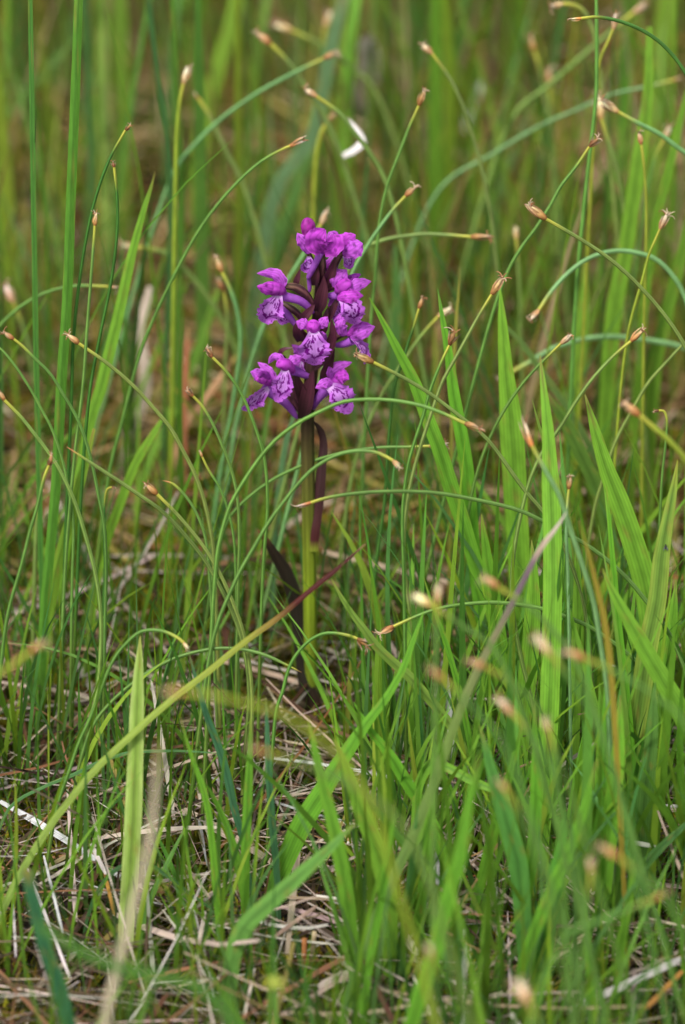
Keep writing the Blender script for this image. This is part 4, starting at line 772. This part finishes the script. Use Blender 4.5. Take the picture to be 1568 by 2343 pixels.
# the long reddish tip and the dead purple stem crossing in front
BL('long yellow-green blade crossing in front of the orchid with dark red tip', [(836, 1244), (800, 1276), (761, 1309), (699, 1359), (637, 1412), (575, 1456), (544, 1480), (470, 1541), (410, 1586), (350, 1636), (295, 1686), (220, 1757), (165, 1822), (115, 1887), (55, 1982), (10, 2070), (-30, 2160), (-70, 2260)], 18, -.045, rot=.3, fold=.35,
   wprof=[(0, 1.0), (.4, .95), (.7, .8), (.9, .65), (1, .1)], keys=[(0, (.20, .32, .06)), (.5, (.29, .39, .06)), (.72, (.30, .33, .04)), (.78, (.26, .16, .03)), (.82, (.085, .012, .008)), (.97, (.065, .010, .010)), (1, (.4, .2, .12))], name='grass_blade')
BL('blurred near stem fading from bleached pink tip to dull purple to green', [(1296, 1172), (1274, 1206), (1239, 1251), (1209, 1306), (1169, 1386), (1124, 1471), (1084, 1551), (1044, 1646), (1009, 1746), (959, 1877), (919, 1967), (874, 2067), (829, 2182), (799, 2282), (770, 2390)], 24, -.085, rot=.2, fold=.3,
   wprof=[(0, 1.1), (.5, 1), (.75, .6), (.92, .5), (1, .1)], keys=[(0, (.10, .22, .04)), (.55, (.16, .24, .05)), (.72, (.22, .20, .10)), (.8, (.16, .11, .13)), (.87, (.20, .13, .15)), (.89, (.5, .36, .27)), (.97, (.6, .5, .42)), (1, (.6, .5, .42))])

# tall soft blades behind (traced where they show)
for lab, pts, w_, dt, cc in [
    ('broad soft-focus yellow-green blade leaving the top left of centre', [(545, -80), (540, 0), (500, 150), (470, 250), (455, 375), (452, 500), (455, 620)], 40, .28, BB),
    ('soft-focus green band reaching the top edge left of the slim head', [(285, -80), (270, 0), (278, 200), (282, 400), (280, 600)], 34, .30, (.14, .30, .03)),
    ('soft-focus pale band at the top edge left of the green one', [(225, -60), (230, 0), (235, 250), (240, 420), (245, 640)], 30, .33, BB),
    ('dark soft-focus rush from top edge near the slim upper left head', [(335, -80), (340, 0), (365, 200), (385, 350), (390, 550), (385, 700), (380, 800)], 15, .11, (.05, .16, .04)),
    ('brighter soft-focus rush right of the dark one', [(390, -80), (395, 0), (405, 250), (415, 400), (413, 585), (408, 760)], 17, .12, (.10, .27, .03)),
    ('broad bluish soft-focus blade behind the top flower', [(800, -60), (765, 75), (740, 200), (715, 310), (650, 400), (620, 475), (600, 585), (580, 720)], 34, .20, (.13, .29, .11)),
    ('soft-focus green blade leaning just left of the flower bud', [(745, 120), (720, 275), (690, 400), (655, 500), (630, 600), (600, 760)], 30, .22, (.12, .30, .06)),
    ('soft-focus blade slanting at the left edge near the top', [(180, 80), (100, 165), (0, 280), (-60, 370)], 26, .30, (.12, .26, .05)),
    ('yellowish soft-focus blade in the upper left', [(85, 65), (105, 200), (120, 325), (140, 470), (160, 600)], 22, .30, (.17, .30, .03)),
    ('tall bright soft-focus blade at upper right', [(1486, 60), (1482, 225), (1460, 375), (1442, 500), (1430, 585), (1409, 685), (1394, 835), (1384, 1000)], 40, .09, BB),
    ('soft-focus blade along the right edge top', [(1580, 180), (1564, 245), (1534, 375), (1509, 475), (1489, 585), (1470, 740)], 22, .10, BG_),
    ('wide yellow-green soft-focus blade at the top right corner', [(1535, -60), (1524, 30), (1510, 180), (1500, 320), (1490, 450)], 48, .26, BB),
    ('soft-focus green blade behind the right plump bud', [(1580, 480), (1560, 580), (1530, 700), (1500, 830), (1490, 960)], 34, .12, BG_),
    ('soft-focus blade rising behind the cream ragged head', [(1340, 600), (1335, 700), (1320, 850), (1310, 1000), (1315, 1150)], 32, .12, BB),
    ('soft-focus upright blade behind the leaning one right of the flowers', [(905, 560), (908, 700), (900, 850), (905, 1000), (900, 1130)], 28, .14, (.09, .24, .05)),
    ('soft-focus leaning blade crossing below the nodding tan head', [(1140, 730), (1190, 780), (1240, 850), (1310, 950), (1370, 1060), (1420, 1160)], 18, .08, (.13, .26, .06)),
    ('soft-focus bright blade right of the broad pointed one', [(1250, 900), (1290, 960), (1330, 1040), (1370, 1130), (1400, 1250)], 36, .06, (.11, .26, .04)),
    ('bluish soft blade standing left of the lower flowers', [(690, 900), (655, 1010), (640, 1110), (632, 1210), (625, 1330)], 16, .08, (.10, .26, .10)),
    ('green tuft blade rising behind the left tall leaves', [(215, 980), (190, 1080), (165, 1170), (130, 1300), (110, 1420)], 26, .03, BB),
    ('soft green blade leaning right in the left cluster', [(370, 960), (345, 1000), (310, 1060), (275, 1150), (235, 1260), (215, 1360)], 24, .06, BB),
    ('soft blade bent behind the curly head at left', [(505, 640), (480, 720), (440, 830), (390, 950), (340, 1060), (300, 1200)], 22, .16, BG_)]:
    BL(lab, pts, w_ * 1.0, dt * 1.15, np.array(cc) * np.array([1.0, .86, .9]), .25, .12, [(0, .7), (.4, 1), (.8, .85), (1, .3 if pts[0][1] > 0 else .8)], group='soft-focus blades behind the orchid')

# ------------------------------------------------------------------ dead leaves, straws, stubs
DC = (.50, .40, .29); WH = (.62, .57, .55)
for lab, pts, w_, dt, cc, nm, ct in [
    ('blurred bleached dead leaf standing at left behind the curly head', [(343, 655), (328, 720), (320, 778), (332, 836), (328, 900), (310, 960), (293, 1000)], 30, .20, (.52, .43, .37), 'dead_leaf', 'dead leaf'),
    ('blurred white oval dead leaf near the top middle', [(838, 75), (842, 105), (845, 135), (842, 165), (836, 205)], 54, .30, (.68, .62, .62), 'dead_leaf', 'dead leaf'),
    ('white curled dead leaf right above the flower spike', [(792, 270), (806, 288), (822, 308), (828, 325), (812, 342), (785, 356)], 17, .15, (.74, .70, .66), 'dead_leaf', 'dead leaf'),
    ('blurred white dead leaf beside the white-capped head', [(1108, 180), (1090, 220), (1072, 260), (1068, 300)], 18, .40, (.36, .36, .31), 'dead_leaf', 'dead leaf'),
    ('rusty blurred dead stalk left of the lowest flowers', [(430, 750), (426, 830), (422, 920), (420, 1000), (420, 1100)], 16, .16, (.34, .13, .06), 'dead_stalk', 'dead stalk'),
    ('pale orange blurred dead stalk slanting up to the lowest flowers', [(540, 815), (500, 870), (460, 925), (424, 975)], 15, .17, (.50, .27, .14), 'dead_stalk', 'dead stalk'),
    ('white upright dead leaf right of the orchid base', [(1018, 1508), (1022, 1560), (1027, 1610), (1030, 1650), (1034, 1700)], 15, .02, (.72, .70, .70), 'dead_leaf', 'dead leaf'),
    ('blurred near straw-coloured stem standing in front of the keeled blade', [(362, 1700), (358, 1760), (345, 1907), (322, 2007), (300, 2090), (270, 2207), (250, 2282), (235, 2380)], 19, -.24, (.46, .40, .25), 'dead_stalk', 'dead stalk')]:
    BL(lab, pts, w_, dt, cc, .1, .2, [(0, .7), (.4, 1), (.8, .85), (1, .35)], group='dead leaves and stalks', cat=ct, name=nm, m=M_DRY, base=(832, 270) if 'oval' in lab else None, hang=lab.startswith('white curled') or lab.startswith('blurred white dead'))
def straw(label, a, b, wpx, c, z=.006, bow=0.0, name='straw', cat='straw', group='single straws on the ground'):
    n = 10
    q = spline([a, ((a[0] + b[0]) / 2 + bow, (a[1] + b[1]) / 2), b], n)
    zz = np.linspace(z, z * 1.3, n)
    Q = []
    for (x, y), h in zip(q, zz):
        r = ray(x, y); Q.append(CAM + (h - CAM[2]) / r[2] * r)
    Q = np.array(Q); C = rep(jit(c), n) * (1 + .12 * np.sin(np.linspace(0, 9, n) + random.uniform(0, 6)))[:, None]
    W = np.full(n, wpx * K * gdepth(a[1])) * prof(np.linspace(0, 1, n), [(0, .7), (.2, 1), (.8, 1), (1, .5)])
    v, f, cc, u = ribbon(Q, W, C, random.uniform(-.3, .3), None, .3, 3)
    o = link(name, mesh_np(name, v - Q[0].astype(np.float32), f, cc, u, M_DRY), None, Q[0]); tag(o, label, cat, group)
for lab, a, b, w_, c, z in [
    ('long white straw sloping down in the lower left corner', (62, 1985), (160, 2237), 9, WH, .012),
    ('white straw parallel above the long one at lower left', (100, 1957), (144, 2135), 8, WH, .014),
    ('bright straw leaning at the left under the keeled blade arch', (208, 1930), (242, 2000), 13, (.64, .58, .54), .012),
    ('thin white straw near the left edge at the bottom', (30, 2067), (36, 2190), 7, WH, .012),
    ('pale straw bent across the middle bottom', (583, 2215), (560, 2320), 9, (.58, .5, .4), .012),
    ('flat white straw piece between the bottom middle blades', (470, 2085), (455, 2162), 13, (.66, .58, .5), .012),
    ('white straw lying left of the wide bowed blade', (794, 1927), (858, 1965), 12, (.66, .6, .55), .010),
    ('white straw lying level at the lower right edge', (1494, 1842), (1575, 1845), 10, (.7, .66, .62), .016),
    ('bleached straw touching the dark bending blade at right', (1398, 1917), (1500, 1937), 14, (.62, .58, .5), .02),
    ('white flat fragment standing in the bottom middle', (1004, 1945), (998, 2030), 22, (.70, .68, .68), .012),
    ('wide white fragment beside the bottom middle blades', (917, 2130), (956, 2184), 26, (.66, .61, .56), .010),
    ('long grey weathered stick in the bottom right corner', (1300, 2312), (1590, 2180), 24, (.50, .48, .47), .016),
    ('brown broken stick between the tuft and cut stubs', (628, 2144), (726, 2072), 13, (.40, .30, .22), .014),
    ('grey bleached slab of dead stem right of the cut stubs', (730, 2262), (800, 2225), 34, (.42, .36, .31), .006),
    ('tan straw crossing behind the orchid stem to the right', (740, 1262), (1080, 1345), 15, (.52, .40, .28), .02),
    ('straw lying level left of the orchid base', (0, 1560), (200, 1590), 10, (.55, .42, .32), .012),
    ('reddish straw lying behind the black orchid leaf', (420, 1310), (640, 1255), 13, (.42, .22, .11), .015),
    ('orange dead blade low in the left straw', (238, 1992), (262, 2095), 11, (.52, .25, .05), .012),
    ('orange dead blade in the bottom right grass', (1568, 2215), (1475, 2310), 16, (.45, .20, .05), .018)]:
    straw(lab, a, b, w_ * .72, c, z)
for lab, a, b, w_, c in [('cut orange reed stub with dark hollow end', (697, 2147), (696, 2232), 12, (.50, .20, .07)), ('cut pale reed stub right of the orange one', (720, 2132), (712, 2215), 11, (.52, .40, .24)), ('short brown reed stub left of the orange one', (628, 2174), (632, 2235), 8, (.30, .2, .12))]:
    d0 = gdepth(b[1]); d1 = d0 - .45 * (b[1] - a[1]) * K * d0 * 1.0
    q = np.linspace(0, 1, 8); Q = PT(*b, d0) * (1 - q)[:, None] + PT(*a, d1) * q[:, None]
    n = 8; R = np.full(n, w_ * .5 * K * d0); C = rep(c, n)
    Q2 = np.vstack([Q, Q[-1:], Q[-2:-1]]); R2 = np.concatenate([R, [R[0] * .6, R[0] * .55]]); C2 = np.vstack([C, [np.array(c) * 1.3], [(.03, .02, .015)]])
    Q2[-2] = Q[-1] + (Q[-1] - Q[-2]) * .02
    v, f, cc, u = tube(Q2, R2, C2, 12)
    o = link('reed_stub', mesh_np('reed_stub', v - Q[0].astype(np.float32), f, cc, u, M_DRY), None, Q[0]); tag(o, lab, 'reed stub', 'cut reed stubs')

LMS = [('the orchid bud',702,510),('the top flower',760,560),('the upper left flower',620,660),('the upper right flower',805,660),('the middle front flower',718,790),('the lowest left flower',590,890),('the lower right flower',780,900),('the bare orchid stem',706,1150),('the black orchid leaf',650,1330),('the orchid foot',712,1600),('the tall left rush pair',120,300),('the foot of the left rush pair',95,1250),('the highest head at left',304,281),('the narrow bud at left',218,490),('the white-tipped slim head',690,322),('the fat orange bud',336,1108),('the curly brown head',472,795),('the tangled dark head',426,890),('the orange head at upper left',502,605),('the big brown bud',832,818),('the drooping brown head',1085,976),('the pale flared head',1012,1018),('the white and orange point',690,1156),('the large open bud',1226,482),('the russet frayed bud',1148,640),('the ragged upright head',1040,762),('the nodding tan head',1220,726),('the plump bud at right',1463,760),('the tiny crooked head',1497,940),('the cream and orange bud',1205,985),('the low wide arch',1084,1380),('the drooping shredded head',832,1472),('the white downturned head',428,1482),('the yellowish keeled blade',312,1650),('the broad pointed blade',1165,900),('the tallest bright blade',1262,1300),('the tiny fly',1525,1252),('the wide tapering blade',1440,1230),('the red blade tip',836,1244),('the dead purple stem',1150,1430),('the star-shaped head',1362,322),('the arched stalk at top right',1420,50),('the narrow tan head',968,212),('the white-capped head',971,103),('the white curled dead leaf',812,310),('the tan head at top middle',768,121),('the bulky tan head',598,80),('the slim upper left head',430,162),('the shaggy tan head',1386,236),('the slim ragged cream head',1521,503),('the bleached dead leaf',328,780),('the teal grooved blade',500,1711),('the upright teal blade',611,1690),('the lower middle tuft',560,1950),('the bowed bright blade',872,1960),('the cut reed stubs',700,2180),('the brown broken stick',680,2110),('the grey weathered stick',1440,2250),('the small yellow flower',627,2257),('the small toothed leaf',1366,2230),('the long white straw',110,2110),('the arching dark blade',320,1985),('the wide white fragment',936,2157),('the upright white fragment',1000,1990),('the straw-coloured front stem',350,1850),('the dark bending blade',1480,1970),('the dark teal corner blade',90,2100),('the blade leaning left',900,1740),('the blade rising right',720,1830),('the bottom right orange head',1200,2280),('the yellow neck at right',1420,1965),('the level straw at left',100,1575),('the rounded arch',270,1500),('the low bare arch',500,1487),('the pale blue stalk',540,970),('the slim white leaf',1025,1600),('the blade slanting right',1480,1490)]
USED = set()
def project(P):
    q = np.asarray(P) - CAM; d = q @ FW
    return CX + (q @ RT) / d / K, CY - (q @ UP) / d / K
def colour_word(c):
    r, g_, b = c
    if g_ > r * 1.12:
        if b > .38 * g_: return 'bluish green'
        if r > .72 * g_: return 'yellow-green'
        return 'dark green' if g_ < .24 else ('bright green' if g_ > .33 else 'green')
    l = (r + g_ + b) / 3
    if r > 2.0 * b and l < .2: return 'rusty'
    return 'whitish' if l > .47 else ('pale' if l > .38 else ('tan' if l > .27 else 'brown'))
def place_label(x, y, start, verb):
    c = sorted(LMS, key=lambda m_: math.hypot(m_[1] - x, m_[2] - y))
    for nm, a, b in c[:25]:
        dx, dy = x - a, y - b; r = math.hypot(dx, dy)
        d = ('right of' if dx > 0 else 'left of') if abs(dx) > 2.2 * abs(dy) else (('below' if dy > 0 else 'above') if abs(dy) > 2.2 * abs(dx) else ('below and right of' if dy > 0 and dx > 0 else 'below and left of' if dy > 0 else 'above and right of' if dx > 0 else 'above and left of'))
        q = 'close ' if r < 45 else ('' if r < 120 else 'well ')
        lab = f'{start} {verb} {q}{d} {nm}'
        if lab not in USED and len(lab.split()) <= 16:
            USED.add(lab); return lab
    return None
# single straws, the ones that show largest
n = 250
V, F, C, U = litter(n, (-.11, .13, -.155, .08), .014, .03, .062, wmul=1.0)
V = V.reshape(n, 10, 3); C = np.clip(C.reshape(n, 10, 3) * 1.1, 0, .58); U = U.reshape(n, 10, 2); f0 = grid_faces(5, 2)
for i in range(n):
    x, y = project(V[i].mean(0))
    if not (5 < x < 1563 and 5 < y < 2338): continue
    ax_, ay_ = project(V[i, 0]); bx_, by_ = project(V[i, -1]); sl_ = abs(by_ - ay_) / max(abs(bx_ - ax_), 1)
    lab = place_label(x, y, ('level' if sl_ < .25 else 'slanting' if sl_ < 1.2 else 'steep') + ' ' + colour_word(C[i].mean(0)) + ' straw', 'lying')
    if lab is None: continue
    o = link('straw', mesh_np('straw', V[i] - V[i, 0], f0, C[i], U[i], M_DRY), None, V[i, 0])
    tag(o, lab, 'straw', 'loose straws in the litter')

# ------------------------------------------------------------------ countable grass blades without a trace of their own
def scatter(n, box, hmin, hmax, wmin, wmax, lean, bend, pal, word, group, name='grass_blade', K_=9, avoid=None):
    x, y = area(n, *box)
    if avoid is not None:
        for i in range(n):
            for _ in range(30):
                if not avoid(x[i], y[i]): break
                x[i] = RNG.uniform(box[0], box[1]); y[i] = RNG.uniform(box[2], box[3])
    c1 = pick(pal, n); c0 = c1 * .6 + np.array([.16, .14, .03]) * .4
    t = RNG.normal(0, lean, n)
    V, F, C, U = strands(np.stack([x, y, ground_z(x, y) - .002], -1), RNG.uniform(0, 2 * np.pi, n), RNG.uniform(hmin, hmax, n), t, t + RNG.normal(0, bend, n),
                         RNG.uniform(wmin, wmax, n), c0, c1, K_, tip=.05, twist=RNG.uniform(-.6, .6, n))
    k = 2 * (K_ + 1); V = V.reshape(n, k, 3); C = C.reshape(n, k, 3); U = U.reshape(n, k, 2); f0 = grid_faces(K_ + 1, 2)
    for i in range(n):
        px = [project(p) for p in V[i, ::2]]
        ins = [p for p in px if 0 < p[0] < 1568 and 0 < p[1] < 2343]
        if len(ins) < 3: continue
        tip = px[-1] in ins; p = px[-1] if tip else ins[len(ins) // 2]
        lab = place_label(p[0], p[1], (word + ' ' + colour_word(c1[i])).strip() + ' blade', 'with tip' if tip else 'standing')
        if lab is None: continue
        o = link(name, mesh_np(name, V[i] - V[i, 0], f0, C[i], U[i], M_BLADE), None, V[i, 0]); tag(o, lab, 'grass blade', group)
BGP = [(.15, .35, .03), (.19, .39, .035), (.11, .29, .04), (.23, .38, .03), (.08, .23, .03), (.11, .30, .075), (.26, .36, .035)]
scatter(125, (-.19, .22, .16, .80), .13, .30, .0018, .0056, .16, .35, BGP, 'blurred', 'far tall blades')
scatter(110, (-.15, .17, .04, .30), .07, .20, .0009, .0022, .25, .6, GREEN, 'thin soft', 'thin blades behind the orchid', avoid=lambda x, y: abs(x) < .012 and y < .12)
scatter(60, (-.115, .13, -.06, .05), .04, .10, .0007, .0016, .25, .7, GREEN, 'thin', 'thin blades round the orchid foot', avoid=lambda x, y: abs(x) < .015)
scatter(60, (.00, .13, -.14, .00), .05, .12, .0016, .0042, .22, .5, BGP, 'low', 'foreground tuft blades', avoid=lambda x, y: (abs(x) < .016 and y > -.11) or (-.012 < x < .010 and y < -.09))
scatter(50, (-.11, .10, -.15, -.02), .03, .08, .0009, .0026, .25, .5, BGP, 'young', 'young foreground blades', avoid=lambda x, y: (abs(x) < .016 and y > -.11) or (-.012 < x < .010 and y < -.09))

# ------------------------------------------------------------------ fly, bud, small leaf
fb = PT(1526, 1250, FOCUS - .03 - .02)
# rest it on the blade: cast the point onto the blade's surface
dg_ = bpy.context.evaluated_depsgraph_get()
hit = None
for ob in bpy.data.objects:
    if ob.get('label') == 'blade with yellow edge carrying the small fly':
        inv = np.array(ob.location); dirn = ray(1524, 1250); dirn = dirn / np.linalg.norm(dirn)
        ok, loc_, nor, _ = ob.ray_cast(Vector(CAM - inv), Vector(dirn))
        if ok: hit = (np.array(loc_) + inv, np.array(nor))
if hit:
    nrm = hit[1] if np.dot(hit[1], CAM - hit[0]) > 0 else -hit[1]
    fb = hit[0] + nrm * .0004
fly = link('fly', None, None, fb); fly.empty_display_size = .002; tag(fly, 'tiny black fly on the yellow-edged blade at right', 'fly')
def fpart(name, pts, rr, c, par=fly, sides=8):
    Q = spline(np.array(pts), 9) * .001; t = np.linspace(0, 1, 9)
    v, f, cc, u = tube(Q, prof(t, [(0, .15), (.25, .8), (.5, 1), (.75, .8), (1, .15)]) * rr * .001, rep(c, 9), sides); return link(name, mesh_np(name, v, f, cc, u, M_FLY), par)
fpart('body', [(0, 0, -.7), (0, -.1, 0), (0, 0, .5)], .34, (.01, .01, .012))
fpart('head', [(0, -.05, .45), (0, -.1, .62), (0, -.05, .85)], .24, (.015, .01, .01))
for s in (-1, 1):
    Q = np.array([(0, -.3, .3), (.25 * s, -.38, -.1), (.5 * s, -.35, -.7), (.55 * s, -.3, -1.0)]) * .001
    v, f, c, u = ribbon(spline(Q, 8), prof(np.linspace(0, 1, 8), [(0, .2), (.5, 1), (1, .2)]) * .0005, rep((.12, .12, .13), 8), facing=(0, 1, 0), nu=3); link('wing', mesh_np('wing', v, f, c, u, M_FLY), fly)
    fpart('leg', [(.1 * s, 0, .2), (.5 * s, -.1, .3), (.7 * s, .3, .4)], .05, (.01, .01, .01), sides=5)
# small yellow flower, near and blurred
yp, ydep = path([(627, 2262), (624, 2320), (620, 2400)], -.24, 14)
yr = link('yellow_flower', None, None, np.array(yp[0], dtype=np.float32)); yr.empty_display_size = .003; tag(yr, 'small blurred yellow flower near the bottom edge', 'wildflower')
v, f, c, u = tube(yp, np.full(14, .0005), rep((.14, .25, .05), 14), 8); link('stem', mesh_np('stem', v - np.array(yr.location), f, c, u, M_STALK), yr)
for i in range(5):
    a = i / 5 * 6.283; d = np.array([math.cos(a), math.sin(a) * .8, .5]); tt = np.linspace(0, 1, 8)
    Q = yp[-1] + np.outer(tt * .0024, d) + np.outer(tt ** 2 * .0006, [0, 0, 1])
    v, f, c, u = ribbon(Q, prof(tt, [(0, .3), (.6, 1), (1, .3)]) * .0024, rep((.50, .55, .10), 8), facing=(0, 0, 1), cup=.2); link('petal', mesh_np('petal', v - np.array(yr.location), f, c, u, M_PETAL), yr)
# serrated leaf, bottom right
lp = PT(1366, 2262, gdepth(2262)); lr = link('lobed_leaf', None, None, np.array(lp, dtype=np.float32)); lr.empty_display_size = .003; tag(lr, 'small dark toothed leaf low in the bottom right grass', 'leaf')
for i, a in enumerate((-1.0, -.1, .8)):
    d = np.array([math.sin(a), .2, math.cos(a)]); tt = np.linspace(0, 1, 22)
    Q = np.array([0, 0, .001]) + np.outer(tt * .0068, d) + np.outer(np.sin(tt * 3.1) * .0008, [0, -1, 0]); q2 = Q + lp
    v, f, c, u = ribbon(q2, prof(tt, [(0, .15), (.5, 1), (.8, .8), (1, .1)]) * .0042 * (1 + .22 * np.sign(np.sin(tt * 38))), rep((.06, .17, .035), 22), rot=.1, fold=.25, nu=5)
    link('leaflet', mesh_np('leaflet', v - np.array(lr.location), f, c, u, M_BLADE), lr)
